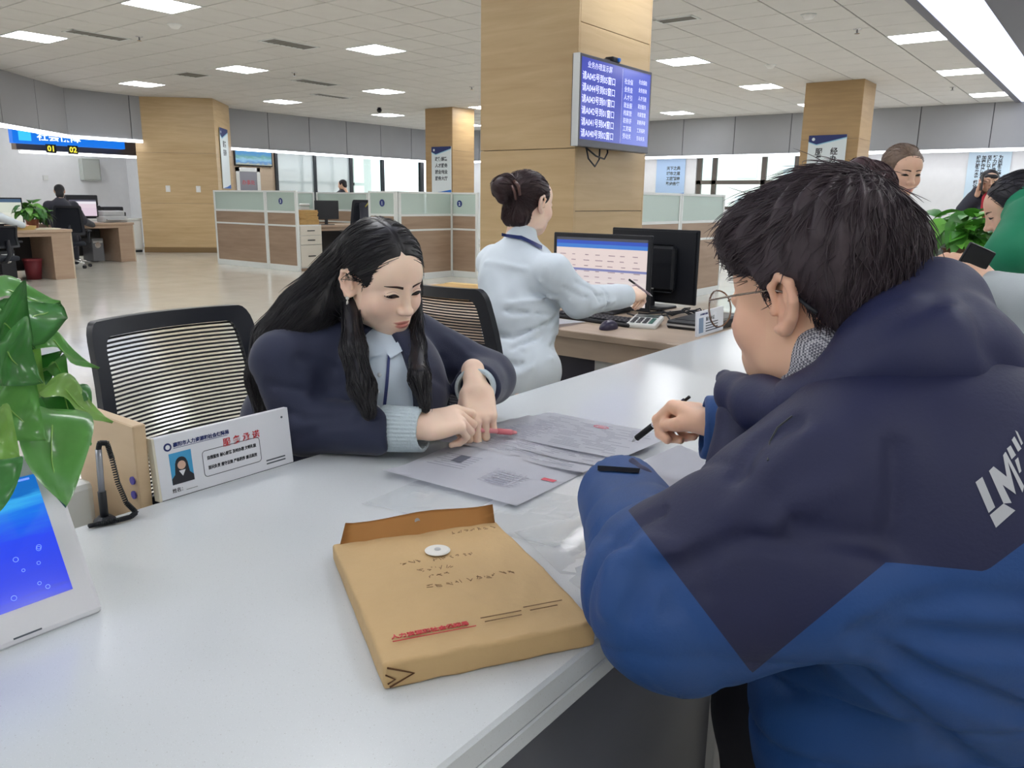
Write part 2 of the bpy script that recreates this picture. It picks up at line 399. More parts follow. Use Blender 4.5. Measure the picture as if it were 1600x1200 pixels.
for x, y, lab in ((5.95, 9.95, 'white round smoke detector hanging below the top left light'), (9.8, 3.25, 'white round detector at the top right of the ceiling'), (12.9, 4.8, 'pale round detector left of the far right pillar')):
    t = thing('smoke_detector', lab, 'smoke detector', Matrix.Translation((x, y, CEIL)), 'round ceiling detectors')
    MB().lathe([(.075, 0), (.078, -.012), (.06, -.035), (.045, -.05), (.0, -.052)][:-1], n=18).build('cover', m_det, t, smooth=True)
    MB().lathe([(.09, .0), (.088, -.008)], n=18).build('base', m_alu, t)
for x, y, lab in ((6.1, 11.1, 'sprinkler head beside the long left vent'), (13.85, 14.6, 'dark dome camera between two far lights left of the wood pillar'), (10.9, 3.0, 'sprinkler head above the nearest right light'), (9.3, 11.9, 'sprinkler head left of the middle lights'), (17.0, 2.9, 'sprinkler head between the two far right lights'), (12.3, 10.4, 'sprinkler head below the large middle light')):
    dk = 'dome' in lab
    t = thing('dome_camera' if dk else 'sprinkler', lab, 'camera' if dk else 'sprinkler', Matrix.Translation((x, y, CEIL)), None if dk else 'ceiling sprinklers')
    MB().lathe([(.05, 0), (.05, -.006), (.014, -.01), (.012, -.05)], n=12).build('stem', m_dark if dk else m_chrome, t, smooth=True)
    if dk: MB().sphere((0, 0, -.06), .06, 12, 8).build('dome', m_dark, t, smooth=True)
    else: MB().lathe([(.03, -.052), (.032, -.056)], n=12).build('deflector', m_chrome, t)
# ---- left far wall (Y=18) and right far wall (X=19.9): fascia panels above, openings below
FZ = 2.43
def fascia(name, a, b, joints, label, skip=False):
    a, b = Vector((*a, 0)), Vector((*b, 0)); u = (b-a).normalized(); n = Vector((u.y, -u.x, 0))
    if n.dot(-a) < 0: n = -n
    Lg = (b-a).length; Mx = frame(a, u, (0, 0, 1)); sg = 1 if Mx.col[2].to_3d().dot(n) > 0 else -1
    w = structure(name, MB().box((0, FZ, -.25*sg), (Lg, CEIL+.05, 0)), m_joint, label, Mx)
    js = [0]+[j for j in joints]+[Lg]
    for s0, s1 in zip(js, js[1:]):
        MB().box((s0+.008, FZ+.02, 0), (s1-.008, CEIL, .02*sg), .004).build('panel', m_fascia, w)
    return w, Mx, Lg, sg
def strip(a, b, label, zz=FZ):
    a, b = Vector((*a, 0)), Vector((*b, 0)); n = (b-a).length
    t = thing('led_strip_light', label, 'strip light', frame(a+Vector((0, 0, zz)), b-a, (0, 0, 1)), 'white light strips along the fascia')
    MB().box((0, -.02, -.05), (n, .03, .05)).build('housing', m_alu, t)
    MB().box((0, -.035, -.045), (n, -.02, .045)).box((0, -.03, .05), (n, .02, .056)).box((0, -.03, -.056), (n, .02, -.05)).build('diffuser', m_led, t)
wl, *_ = fascia('wall_left', (11.3, 18), (20.2, 18), [13.14-11.3, 14.46-11.3, 15.77-11.3, 17.09-11.3, 18.38-11.3], 'far left wall with grey panels above glazed offices')
strip((11.6, 17.96), (19.9, 17.96), 'white light strip above the glazed offices, left of the wood pillar')
wr, *_ = fascia('wall_right', (19.9, 18), (19.9, -3), [18-y for y in (16.5, 15.1, 13.7, 12.3, 10.98, 9.58, 8.18, 6.77, 5.36, 3.95, 2.56, 1.15, -.3)], 'far right wall with grey panels above the windows')
strip((19.83, 17.9), (19.83, -3), 'white light strip above the far right window and posters')
wd, *_ = fascia('wall_left_diagonal', (4.2, 14.2), (7.97, 17.65), [1.3, 2.6, 3.9], 'grey panelled wall running diagonally at the left edge')
strip((4.2, 14.12), (7.97, 17.58), 'white light strip slanting down at the left edge above the 01 02 counter')
we, *_ = fascia('wall_left_end', (7.97, 17.65), (11.3, 17.65), [1.36], 'grey panels between the left edge and the left pillar')
strip((8.0, 17.56), (9.5, 17.56), 'white light strip above the clerk at the far left desk')
# lower walls
structure('wall_left_lower', MB().box((10.9, 18.3, 0), (13.55, 18.5, FZ)), wood('beige_wall', (186, 166, 144), (196, 178, 154), 'H', 2), 'beige wall under the small landscape screen')
structure('wall_far_back', MB().box((13.55, 22.0, 0), (20.4, 22.2, CEIL)), m_cream, 'pale office wall seen through the glass')
structure('wall_right_lower', MB().box((20.2, 9.3, 0), (20.4, 18.3, FZ+.3)).box((20.2, -3, 0), (20.4, 6.3, FZ+.3)).box((20.2, 6.3, 0), (20.4, 9.3, 1.1)), m_white, 'white lower wall with posters beyond the windows')
structure('wall_behind', MB().box((-6, -6.2, 0), (20.3, -6, CEIL+.1)).box((-6.2, -6, 0), (-6, 24, CEIL+.1)), m_cream, 'pale walls behind the camera')
structure('wall_left_office', MB().box((-6, 21.6, 0), (11.2, 21.8, CEIL+.1)).box((11.2, 18.5, 0), (11.4, 21.8, CEIL+.1)), m_white, 'white office wall behind the clerk at the far left')
# glazed office fronts along the left wall
m_glass = mat('clear_glass', (225, 240, 236), .02, trans=1, ior=1.08, spec=.3)
m_frost = mat('frosted_film', (206, 220, 222), .5, alpha=.55)
m_day = mat('outside_bright', (250, 250, 245), .6, emit=(250, 252, 255), estr=.55)
w1 = structure('window_1', MB().box((13.5, 18.24, 0), (13.58, 18.36, FZ)).box((14.79, 18.24, 0), (14.87, 18.36, FZ)).box((16.1, 18.24, 0), (16.2, 18.36, FZ)).box((17.38, 18.24, 0), (17.46, 18.36, FZ)).box((19.05, 18.24, 0), (19.2, 18.36, FZ)).box((13.5, 18.26, 0), (20.2, 18.34, .1)), m_darkm, 'dark framed office glazing below the grey panels')
for x0, x1, mm in ((13.58, 14.79, m_frost), (14.87, 16.1, m_frost), (16.2, 17.38, m_glass), (17.46, 19.05, m_glass)):
    MB().box((x0, 18.29, .1), (x1, 18.31, FZ)).build('pane', mm, w1)
w3 = structure('window_3', MB().box((16.0, 21.9, 1.1), (20, 21.98, 1.16)).box((16.0, 21.9, 2.9), (20, 21.98, 2.96)).box((16, 21.9, 1.7), (20, 21.98, 1.8)).box((17.2, 21.9, 1.1), (17.3, 21.98, 2.96)).box((18.5, 21.9, 1.1), (18.6, 21.98, 2.96)).box((19.4, 21.9, 1.1), (19.5, 21.98, 2.96)), m_alu, 'white framed far window seen through the office glazing')
for x0, x1 in ((16, 17.2), (17.3, 18.5), (18.6, 19.4), (19.5, 20)):
    MB().box((x0, 21.96, 1.16), (x1, 21.97, 2.9)).build('pane', m_day, w3)
# right window
m_wfr = mat('bronze_window_frame', (92, 86, 80), .5)
mb = MB()
for y in (9.22, 8.8, 7.48, 6.66, 6.3): mb.box((20.22, y-.06, 1.1), (20.3, y+.06, FZ+.1))
mb.box((20.22, 6.3, 1.74), (20.3, 9.3, 1.84)).box((20.22, 6.3, 1.1), (20.3, 9.3, 1.18)).box((20.22, 6.3, FZ), (20.3, 9.3, FZ+.12))
w2 = structure('window_2', mb, m_wfr, 'bronze framed window bright with daylight at the right wall')
for y0, y1 in ((6.36, 6.6), (6.72, 7.42), (7.54, 8.74), (8.86, 9.16)):
    for z0, z1 in ((1.18, 1.74), (1.84, FZ)): MB().box((20.25, y0, z0), (20.26, y1, z1)).build('pane', m_glass, w2)
m_fac = mat('pale_facade', (226, 222, 214), .8, var=.03)
b = thing('building', 'pale building outside the right window', 'building', Matrix.Translation((27, 8, 0)))
MB().box((0, -6, -2), (4, 9, 8)).build('facade', m_fac, b)
for i in range(4):
    for j in range(3): MB().box((-.05, -1+i*1.6, .6+j*1.5), (.0, -.3+i*1.6, 1.5+j*1.5)).build('window', mat('pale_pane', (214, 220, 224), .2), b)
# ---------------------------------------------------------------- pillars clad in wood panels
m_wood = wood('oak_cladding', (184, 156, 114), (206, 180, 138), 'H', 2.2, .42)
m_woodd = wood('oak_cladding_dark', (166, 136, 96), (186, 156, 112), 'H', 2.2, .45)
m_base = mat('pillar_skirting', (132, 108, 74), .4)
def pillar(M, w, d, label, rows, side_rows, m=m_wood, gap=.004):
    """local: front face y=0 from x=0..w facing -y, depth +y"""
    t = thing('pillar', label, 'pillar', M)
    MB().box((.02, .02, 0), (w-.02, d-.02, CEIL)).build('core', m_joint, t)
    rs = [0]+rows+[CEIL]
    for z0, z1 in zip(rs, rs[1:]):
        MB().box((0, 0, z0+gap/2), (w, .022, z1-gap/2), .002).build('panel', m, t)
        MB().box((0, d-.022, z0+gap/2), (w, d, z1-gap/2), .002).build('panel', m, t)
    rs = [0]+side_rows+[CEIL]
    for z0, z1 in zip(rs, rs[1:]):
        MB().box((0, .022, z0+gap/2), (.022, d-.022, z1-gap/2), .002).build('panel', m, t)
        MB().box((w-.022, .022, z0+gap/2), (w, d-.022, z1-gap/2), .002).build('panel', m, t)
    MB().box((-.01, -.01, 0), (w+.01, d+.01, .12), .003).build('skirting', m_base, t)
    return t
# local x along world -Y for faces looking at -X
def facing_mx(x, y): return frame((x, y, 0), (0, -1, 0), (0, 0, 1)) @ Matrix.Rotation(PI/2, 4, 'X').inverted() if False else Matrix(((0, 1, 0, x), (-1, 0, 0, y), (0, 0, 1, 0), (0, 0, 0, 1)))
pillar(facing_mx(4.7, 3.89), .836, 1.0, 'large wood panelled pillar carrying the queue screen', [1.62, 2.9], [1.2, 2.42])
pillar(facing_mx(14.62, 13.83), .87, .8, 'wood clad pillar with a white poster, far behind the cubicles', [1.2, 2.4], [1.2, 2.4], m_woodd)
pillar(facing_mx(15.13, 4.95), 1.0, .78, 'wood clad pillar with a notice behind the seated man', [1.2, 2.4], [1.2, 2.4], m_woodd)
pillar(Matrix.Translation((9.45, 17.75, 0)) @ Matrix.Rotation(math.radians(-46.5), 4, 'Z'), 1.72, 1.5, 'broad wood panelled pillar with two sockets at the left', [1.1, 2.2], [1.1, 2.2])
for i, (px, py) in enumerate(((258, 290), (308, 291))):
    Mx = Matrix.Translation((9.45, 17.75, 0)) @ Matrix.Rotation(math.radians(-46.5), 4, 'Z') @ Matrix.Translation((.62+.66*i, 0, 1.42))
    t = thing('wall_switch', ('left', 'right')[i]+' one of two white switch plates on the broad left pillar', 'switch', Mx, 'switch plates on the left pillar')
    MB().box((-.05, -.012, -.07), (.05, 0, .07), .004).build('plate', m_cream, t); MB().box((-.025, -.017, -.035), (.025, -.012, .035), .002).build('rocker', m_white, t)
# ---------------------------------------------------------------- signs, screens and posters of the hall
m_paper = mat('poster_white', (226, 236, 240), .5); m_navy = mat('print_navy', (38, 52, 110), .5); m_blue = mat('print_blue', (40, 110, 200), .5)
m_cyan = mat('print_sky', (150, 205, 232), .5); m_ink = mat('print_grey', (84, 92, 100), .6); m_red = mat('print_red', (200, 60, 66), .5); m_black = mat('print_black', (40, 42, 50), .6)
FX = lambda x, y, z: frame((x, y, z), (0, -1, 0), (0, 0, 1))      # sheet facing -X
FY = lambda x, y, z: frame((x, y, z), (1, 0, 0), (0, 0, 1))       # sheet facing -Y
def T2(x, y, z=0): return Matrix.Translation((x, y, z))
def poster(M, w, h, label, lines=(), size=.1, cols=None, head=True, foot=True, bg=None, lx=.5):
    t = thing('poster', label, 'poster', M)
    MB().box((0, 0, 0), (w, h, .012), .002).build('board', bg or m_paper, t)
    if head:
        MB().prism([(0, h), (0, h*.88), (w*.22, h*.83), (w, h*.95), (w, h)], .012, .0135).build('header_print', m_navy, t)
        MB().prism([(0, h*.875), (w*.22, h*.82), (w, h*.935), (w, h*.955), (w*.22, h*.838), (0, h*.89)], .0136, .0145).build('header_print', m_cyan, t)
        MB().lathe([(.028, 0), (.028, .001)], (w*.13, h*.93, .014), 16).build('emblem', m_paper, t)
    if foot: MB().prism([(0, 0), (w, 0), (w, h*.07), (w*.5, h*.025)], .012, .0135).build('footer_print', m_blue, t)
    for i, s in enumerate(lines): text('lettering', s, size, m_ink, t, T2(w*lx, h*(.7-.14*i), .0125), 'CENTER', bold=.004)
    for i, s in enumerate(cols or ()):
        text('lettering', '\n'.join(s), size, m_black, t, T2(w*(.3+.4*i) if len(cols) == 2 else w*(.24+.13*i), h*(.66 if len(cols) == 2 else .88), .0125), 'CENTER', bold=.003)
    return t
poster(FX(14.595, 13.6, 1.42), .63, 1.07, 'white poster with four lines on the wood pillar behind the cubicles', ('政策解答', '人才服务', '就业创业', '服务大厅'), .1)
poster(FX(15.105, 4.8, 1.5), .66, .97, 'white notice with blue header on the pillar behind the seated man', (), .13, ('服务', '经办'), foot=False)
poster(FX(20.18, 10.45, 1.45), .85, .96, 'pale blue wall poster beside the bronze window', ('天下之典', '城市之道', '工匠精神', '勤勉务实'), .1, head=False, bg=mat('print_paleblue', (176, 204, 236), .5), lx=.6)
poster(FX(20.18, 2.95, 1.0), .8, 1.43, 'tall pale poster with columns of text behind the woman on the phone', (), .085, ('提升服务水平优化', '加强作风建设创新', '坚持以人为本务实', '努力打造一流窗口', '为民服务廉洁高效'), head=False, foot=False, bg=mat('print_paleblue2', (200, 222, 236), .5))
poster(Matrix.Translation((9.45, 17.75, 1.45)) @ Matrix.Rotation(math.radians(-46.5), 4, 'Z') @ frame((1.735, .35, 0), (0, 1, 0), (0, 0, 1)), .75, 1.35, 'narrow looking white poster on the side of the broad left pillar', ('服务', '指南'), .15)
# queue screen on the big pillar (faces -Y)
tv = thing('queue_screen', 'wall mounted screen with blue queue numbers on the big pillar', 'television', FY(4.52, 2.92, 1.62))
W_, H_ = .97, .57
MB().box((0, 0, -.06), (W_, H_, -.02), .004).build('back_cover', m_dark, tv)
MB().box((0, 0, -.022), (W_, H_, 0), .004).build('bezel', mat('silver_bezel', (70, 70, 80), .3), tv)
m_scr = mat('queue_screen_lit', (30, 40, 120), .15, emit=(72, 84, 190), estr=.6); m_scr2 = mat('queue_screen_lit_side', (30, 40, 120), .15, emit=(84, 100, 200), estr=.8); m_txt = mat('screen_text', (200, 205, 240), .3, emit=(196, 200, 240), estr=.8)
MB().box((.02, .045, 0), (W_-.02, H_-.02, .001)).build('display', m_scr, tv)
MB().box((W_*.57, .05, .001), (W_-.03, H_-.03, .0015)).build('display_panel', m_scr2, tv)
MB().box((-.004, 0, -.05), (0, H_, .0)).build('silver_edge', m_metal, tv)
text('lettering', '业务办理显示屏', .045, m_txt, tv, T2(.09, H_-.075, .0012), sx=1.0)
for i, (a, b_) in enumerate((('045', '05'), ('044', '03'), ('043', '01'), ('042', '01'), ('041', '04'), ('040', '02'))):
    text('lettering', '请A%s号到%s窗口' % (a, b_), .056, m_txt, tv, T2(.03, H_-.15-.071*i, .0012), sx=.92, bold=.0006)
for i, s in enumerate(('社会保险', '业务查询', '人才引进', '就业服务', '档案管理', '职称评审', '工资福利', '劳动关系')):
    text('lettering', s[:3], .04, m_txt, tv, T2(W_*.59, H_-.12-.052*i, .0018)); text('lettering', s, .034, m_txt, tv, T2(W_*.8, H_-.1-.055*i, .0018), sx=.9)
MB().box((W_*.56, .05, .0012), (W_*.5625, H_-.03, .0016)).build('divider', m_txt, tv)
wc = thing('webcam', 'small dark camera perched on top of the queue screen', 'camera', FY(4.98, 2.94, 2.19))
MB().box((-.05, 0, -.05), (.05, .035, .02), .01, seg=2).build('body', m_dark, wc); MB().lathe([(.014, .02), (.012, .032)], (.02, .018, 0), 12).build('lens', m_blue, wc); MB().box((-.12, 0, -.02), (-.05, .012, 0), .004).build('arm', m_dark, wc)
cb = MB().tube([(4.70, 2.97, 1.63), (4.72, 2.96, 1.55), (4.79, 2.95, 1.50), (4.86, 2.96, 1.55), (4.88, 2.97, 1.63)], .006, 6).tube([(4.7, 2.97, 1.62), (4.8, 2.95, 1.57), (4.92, 2.955, 1.555), (4.97, 2.96, 1.6), (4.98, 2.97, 1.63)], .006, 6)
tag(cb.build('cable_loop', m_dark, smooth=True), 'black cable loops hanging below the queue screen', 'cable')
br = MB().box((4.85, 2.96, 1.8), (5.15, 3.03, 2.0)); tag(br.build('screen_bracket', m_darkm), 'dark wall bracket behind the queue screen', 'bracket')
# small landscape screen and framed sign on the beige wall
tv2 = thing('landscape_screen', 'small wall screen showing a blue landscape, left of the glazed offices', 'television', FY(12.27, 18.24, 2.04))
MB().box((0, 0, -.05), (1.14, .42, 0), .006).build('bezel', m_dark, tv2)
def grad_screen():
    M = bpy.data.materials.new('landscape_picture'); M.use_nodes = True; N = M.node_tree.nodes; L = M.node_tree.links; b = N['Principled BSDF']
    tc = N.new('ShaderNodeTexCoord'); sp = N.new('ShaderNodeSeparateXYZ'); L.new(tc.outputs['Generated'], sp.inputs[0]); n = N.new('ShaderNodeTexNoise'); n.inputs['Scale'].default_value = 7; L.new(tc.outputs['Generated'], n.inputs[0])
    ad = N.new('ShaderNodeMath'); ad.operation = 'MULTIPLY_ADD'; ad.inputs[1].default_value = .5; L.new(n.outputs[0], ad.inputs[0]); L.new(sp.outputs[1], ad.inputs[2])
    cr = N.new('ShaderNodeValToRGB'); L.new(ad.outputs[0], cr.inputs[0]); e = cr.color_ramp.elements
    e[0].position = .25; e[0].color = (*lin((196, 200, 170)), 1); e[1].position = 1.1; e[1].color = (*lin((70, 150, 210)), 1)
    for p, c in ((.42, (90, 150, 210)), (.6, (150, 205, 235)), (.8, (110, 175, 170))): k = e.new(p); k.color = (*lin(c), 1)
    L.new(cr.outputs[0], b.inputs['Emission Color']); b.inputs['Emission Strength'].default_value = .8; b.inputs['Base Color'].default_value = (.02, .02, .02, 1)
    return M
MB().box((.03, .03, 0), (1.11, .39, .002)).build('display', grad_screen(), tv2)
fs = thing('framed_sign', 'white framed grey sign with red characters under the landscape screen', 'sign', FY(12.3, 18.26, 1.2))
MB().box((0, 0, -.03), (.72, .1, 0)).box((0, .7, -.03), (.72, .8, 0)).box((0, 0, -.03), (.1, .8, 0)).box((.62, 0, -.03), (.72, .8, 0)).build('frame', m_alu, fs)
MB().box((.1, .1, -.03), (.62, .7, -.01)).build('board', mat('sign_grey', (140, 142, 152), .5), fs); text('lettering', '办事处', .13, m_red, fs, T2(.36, .38, -.009), 'CENTER')
# ---------------------------------------------------------------- left office counter zone
m_desk = wood('desk_laminate', (176, 150, 128), (192, 168, 146), 'X', 3, .4); m_deske = mat('desk_edge', (214, 200, 178), .45)
hb = structure('trim_2', MB().box((7.9, 20.0, 2.24), (11.2, 20.25, 2.62)), wood('walnut_header', (118, 100, 82), (132, 112, 92), 'X', 2), 'brown header band over the far left service counter')
strip((7.95, 19.97), (10.9, 19.97), 'white light strip under the brown 01 02 header', 2.2)
sg = thing('blue_sign_box', 'glowing blue sign box over the far left counter', 'sign', FY(7.75, 19.75, 2.36))
MB().box((0, 0, -.2), (2.5, .34, 0), .01).build('box', emitter('sign_blue', (20, 120, 235), 1.0), sg)
text('lettering', '社会保障', .2, mat('sign_white_lit', (240, 250, 255), .4, emit=(225, 240, 255), estr=1.3), sg, T2(.5, .1, .002), sx=1.2, bold=.004)
MB().box((.12, .06, 0), (.38, .28, .004), .002).build('emblem', emitter('sign_cyan', (60, 190, 250), 1.2), sg)
m_led2 = emitter('led_yellow', (240, 225, 70), 1.5)
for i, s in enumerate(('01', '02')):
    t = thing('led_number', ('left yellow lit number 01' if s == '01' else 'right yellow lit number 02')+' on the brown header at the far left', 'number sign', FY(8.52+.48*i, 19.72, 2.2), 'yellow counter numbers')
    MB().box((-.11, -.02, -.03), (.11, .17, -.004)).build('housing', m_darkm, t); text('digits', s, .17, m_led2, t, T2(0, .02, 0), 'CENTER', bold=.004)
ab = thing('wall_box', 'grey box on the far white office wall left of the broad pillar', 'wall box', FY(9.95, 21.55, 1.62))
MB().box((0, 0, -.05), (.45, .55, .15), .01).build('body', mat('box_grey', (176, 182, 176), .5), ab); MB().box((.03, .04, .15), (.42, .5, .158), .004).build('cover', mat('box_grey2', (186, 192, 186), .5), ab)
ws = thing('wall_switch', 'small switch plate on the white wall behind the clerk', 'switch', FY(9.05, 21.58, 1.6)); MB().box((0, 0, -.02), (.12, .12, .01), .003).build('plate', m_cream, ws); MB().box((.03, .03, .01), (.09, .09, .014)).build('rocker', m_alu, ws)
# unseen panel lights added only to brighten the dark back offices
for k, (x, y) in enumerate(((9.2, 20.9), (6.2, 19.4), (16.0, 20.2), (18.2, 20.2), (6.2, 20.9))):
    dup(lp, Matrix.Translation((x, y, CEIL)), 'unseen square light added to brighten the back office')
def desk(M, w, d, label, h=.75, body='left'):
    """local x width, y depth (front at y=0), z up"""
    t = thing('desk', label, 'desk', M)
    MB().box((0, 0, h-.04), (w, d, h), .003).build('desktop', m_desk, t)
    MB().box((.02, .03, h-.1), (w-.02, .05, h-.04)).build('apron', m_desk, t)
    MB().box((w-.3, .04, 0), (w-.02, d-.02, h-.04), .003).build('end_panel', m_desk, t); MB().box((w-.02, .04, 0), (w, d-.02, h-.04)).build('edge_band', m_deske, t)
    MB().box((0, .04, 0), (.03, d-.02, h-.04)).build('end_panel', m_desk, t)
    MB().box((.03, d-.06, .1), (w-.3, d-.04, h-.04)).build('modesty_panel', mat('modesty_dark', (62, 62, 64), .6), t)
    return t
desk(Matrix.Translation((3.4, 12.8, 0)), 2.3, .85, 'wood laminate desk at the left edge with a plant on it')
desk(Matrix.Translation((5.9, 15.4, 0)), 2.13, .85, 'wood laminate desk of the dark clad clerk at the far left')
side = thing('side_cabinet', 'low pale cabinet behind the far left clerk', 'cabinet', Matrix.Translation((7.3, 17.9, 0))); MB().box((0, 0, .05), (2.2, .5, .72), .004).build('body', m_cream, side); MB().box((-.02, -.02, .72), (2.22, .52, .76), .004).build('top', m_alu, side); MB().box((.02, .02, 0), (2.18, .48, .05)).build('plinth', m_darkm, side)
for k in range(4): MB().box((.02+.55*k, -.018, .08), (.53+.55*k, 0, .7), .003).build('door', m_cream, side)
def lit(name, cols, s=.8, scale=(1, 1)):
    """screen picture: bands of colour bottom to top [(pos, colour)]"""
    if name in MATS: return MATS[name]
    M = bpy.data.materials.new(name); M.use_nodes = True; N = M.node_tree.nodes; L = M.node_tree.links; b = N['Principled BSDF']
    tc = N.new('ShaderNodeTexCoord'); sp = N.new('ShaderNodeSeparateXYZ'); L.new(tc.outputs['Generated'], sp.inputs[0])
    cr = N.new('ShaderNodeValToRGB'); cr.color_ramp.interpolation = 'CONSTANT'; L.new(sp.outputs[1], cr.inputs[0]); e = cr.color_ramp.elements
    e[0].position = 0; e[0].color = (*lin(cols[0][1]), 1); e[1].position = cols[1][0]; e[1].color = (*lin(cols[1][1]), 1)
    for p, c in cols[2:]: k = e.new(p); k.color = (*lin(c), 1)
    L.new(cr.outputs[0], b.inputs['Emission Color']); b.inputs['Emission Strength'].default_value = s; b.inputs['Base Color'].default_value = (.03, .03, .03, 1); b.inputs['Roughness'].default_value = .25
    MATS[name] = M; return M
def monitor(M, w, h, label, scr=None, lift=.1, frame_m=None):
    """local: screen plane facing -y, base on z=0, centred in x"""
    t = thing('monitor', label, 'monitor', M); fm = frame_m or m_dark
    MB().box((-w/2, 0, lift), (w/2, .018, lift+h), .004).build('bezel', fm, t)
    MB().prism([(-w/2+.01, lift+.01), (w/2-.01, lift+.01), (w/2-.01, lift+h-.01), (-w/2+.01, lift+h-.01)], 0, .01, Matrix(((1, 0, 0, 0), (0, 0, 1, .018), (0, 1, 0, 0), (0, 0, 0, 1)))).box((-w*.3, .028, lift+h*.15), (w*.3, .055, lift+h*.8), .02).build('back_cover', fm, t)
    if scr: MB().box((-w/2+.02, -h/2+.02, 0), (w/2-.02, h/2-.02, .001)).build('display', scr, t, frame((0, -.001, lift+h/2), (1, 0, 0), (0, 0, 1)))
    MB().box((-.03, .02, .01), (.03, .05, lift+h*.4), .004).build('neck', fm, t); MB().box((-w*.22, -.06, 0), (w*.22, .12, .012), .005).build('foot', fm, t)
    return t
monitor(rotz(.0, (4.95, 13.35, .75)), .62, .4, 'monitor with pale page cut by the left edge', lit('page_pale', [(0, (226, 228, 216)), (.45, (214, 220, 206)), (.86, (60, 90, 120))], .9), .06)
monitor(rotz(-.25, (7.3, 15.85, .75)), .5, .34, 'monitor with pink page in front of the far left clerk', lit('page_pink', [(0, (226, 206, 222)), (.5, (232, 214, 226)), (.75, (240, 236, 244)), (.9, (90, 90, 110))], .9), .1)
def machine(M, s, label, name='printer', m=None):
    t = thing(name, label, name.replace('_', ' '), M); m = m or m_dark; w, d, h = s
    MB().box((-w/2, 0, 0), (w/2, d, h*.55), .02, seg=2).build('body', m, t); MB().box((-w/2+.02, .06, h*.55), (w/2-.02, d, h), .02, seg=2).build('scanner_lid', m, t); MB().box((-w/2+.05, -.06, h*.2), (w/2-.05, .02, h*.26), .004).build('tray', m, t)
    return t
machine(Matrix.Translation((8.3, 17.95, .76)), (.7, .4, .5), 'large black printer on the low cabinet at the far left'); machine(Matrix.Translation((8.95, 17.95, .76)), (.5, .35, .25), 'small flat black printer beside the large one at the far left')
machine(rotz(-.1, (7.75, 15.55, .75)), (.45, .35, .22), 'pale grey desktop printer on the far left clerk desk', m=mat('printer_grey', (186, 188, 190), .5))
for lab, M_, c in (('black computer tower under the desk at the left edge', rotz(.1, (4.75, 13.05, 0)), (34, 36, 42)), ('grey computer tower under the far left clerk desk', rotz(0, (7.35, 15.75, 0)), (120, 122, 128))):
    t = thing('computer_tower', lab, 'computer', M_); mm = mat('tower%d' % c[0], c, .4); MB().box((0, 0, .01), (.22, .42, .45), .01).build('case', mm, t); MB().lathe([(.06, 0), (.05, .01)], (.11, .32, .0), 16, M=frame((0, 0, 0), (1, 0, 0), (0, 0, 1))).build('fan_grille', m_chrome, t); MB().box((.02, -.006, .36), (.2, 0, .4)).build('drive_slot', m_metal, t)
rb = thing('waste_bin', 'dull red bin under the desk at the left edge', 'bin', Matrix.Translation((5.22, 13.15, 0))); MB().lathe([(.1, 0), (.13, .3)], n=18).build('body', mat('bin_red', (120, 44, 52), .5), rb, smooth=True); MB().lathe([(.135, .28), (.138, .31)], n=18).build('rim', mat('bin_red2', (140, 60, 66), .5), rb)
# plants --------------------------------------------------------------
def leaf_mesh(L, Wd, droop, fold=.15, n=6):
    P = []
    for i in range(n+1):
        s = i/n; wv = Wd*math.sin(PI*min(1, s*.98+.02)**.75)*(1 if s < 1 else 0)
        x = L*s*math.cos(droop*s*.6); z = -L*droop*s*s*.6
        P.append([(x, -wv, z+fold*wv), (x, -wv*.5, z+fold*wv*.35), (x, 0, z), (x, wv*.5, z+fold*wv*.35), (x, wv, z+fold*wv)])
    return P
def plant(M, label, n, R, Hh, ll, seed, pot=(.09, .07, .14), pot_c=(140, 90, 70), name='potted_plant', greens=((70, 130, 50), (96, 152, 64), (52, 104, 44)), stemlen=.6):
    rnd = random.Random(seed); t = thing(name, label, 'plant', M)
    pr, pb, ph = pot
    MB().lathe([(pb, 0), (pr, ph*.9), (pr*1.06, ph*.9), (pr*1.06, ph), (pr*.9, ph), (pr*.88, ph*.85)], n=20).build('pot', mat('pot%d' % pot_c[0], pot_c, .5), t, smooth=False)
    base = [MB().grid(leaf_mesh(ll*(1+.15*k), ll*(.26+.05*k), .5+.35*k)).build('leaf', mat('leaf_green%d' % greens[k][0], greens[k], .4, var=.15, vscale=20), t, smooth=True) for k in range(3)]
    for i in range(n):
        a = rnd.uniform(0, 2*PI); rr = R*math.sqrt(rnd.random())*.75; z = ph*.9+Hh*(.25+.75*rnd.random())*(1-.35*rr/R); 
        tip = Vector((rr*math.cos(a), rr*math.sin(a), z)); k = i % 3
        if i < n*.5: MB().tube([(0, 0, ph*.8), tip*.5+Vector((0, 0, ph*.35)), tip], .003, 4).build('stem', MATS['leaf_green%d' % greens[1][0]], t)
        Ml = Matrix.Translation(tip) @ Matrix.Rotation(a+rnd.uniform(-.7, .7), 4, 'Z') @ Matrix.Rotation(rnd.uniform(-.7, .5), 4, 'Y') @ Matrix.Rotation(rnd.uniform(-.4, .4), 4, 'X')
        if i < 3: base[k].matrix_local = Ml
        else: link('leaf', base[k].data, None, t, Ml)
    return t
plant(Matrix.Translation((5.35, 13.3, .75)), 'bushy green plant in a terracotta pot on the left desk', 70, .22, .3, .17, 3, (.09, .07, .14), (150, 92, 66))
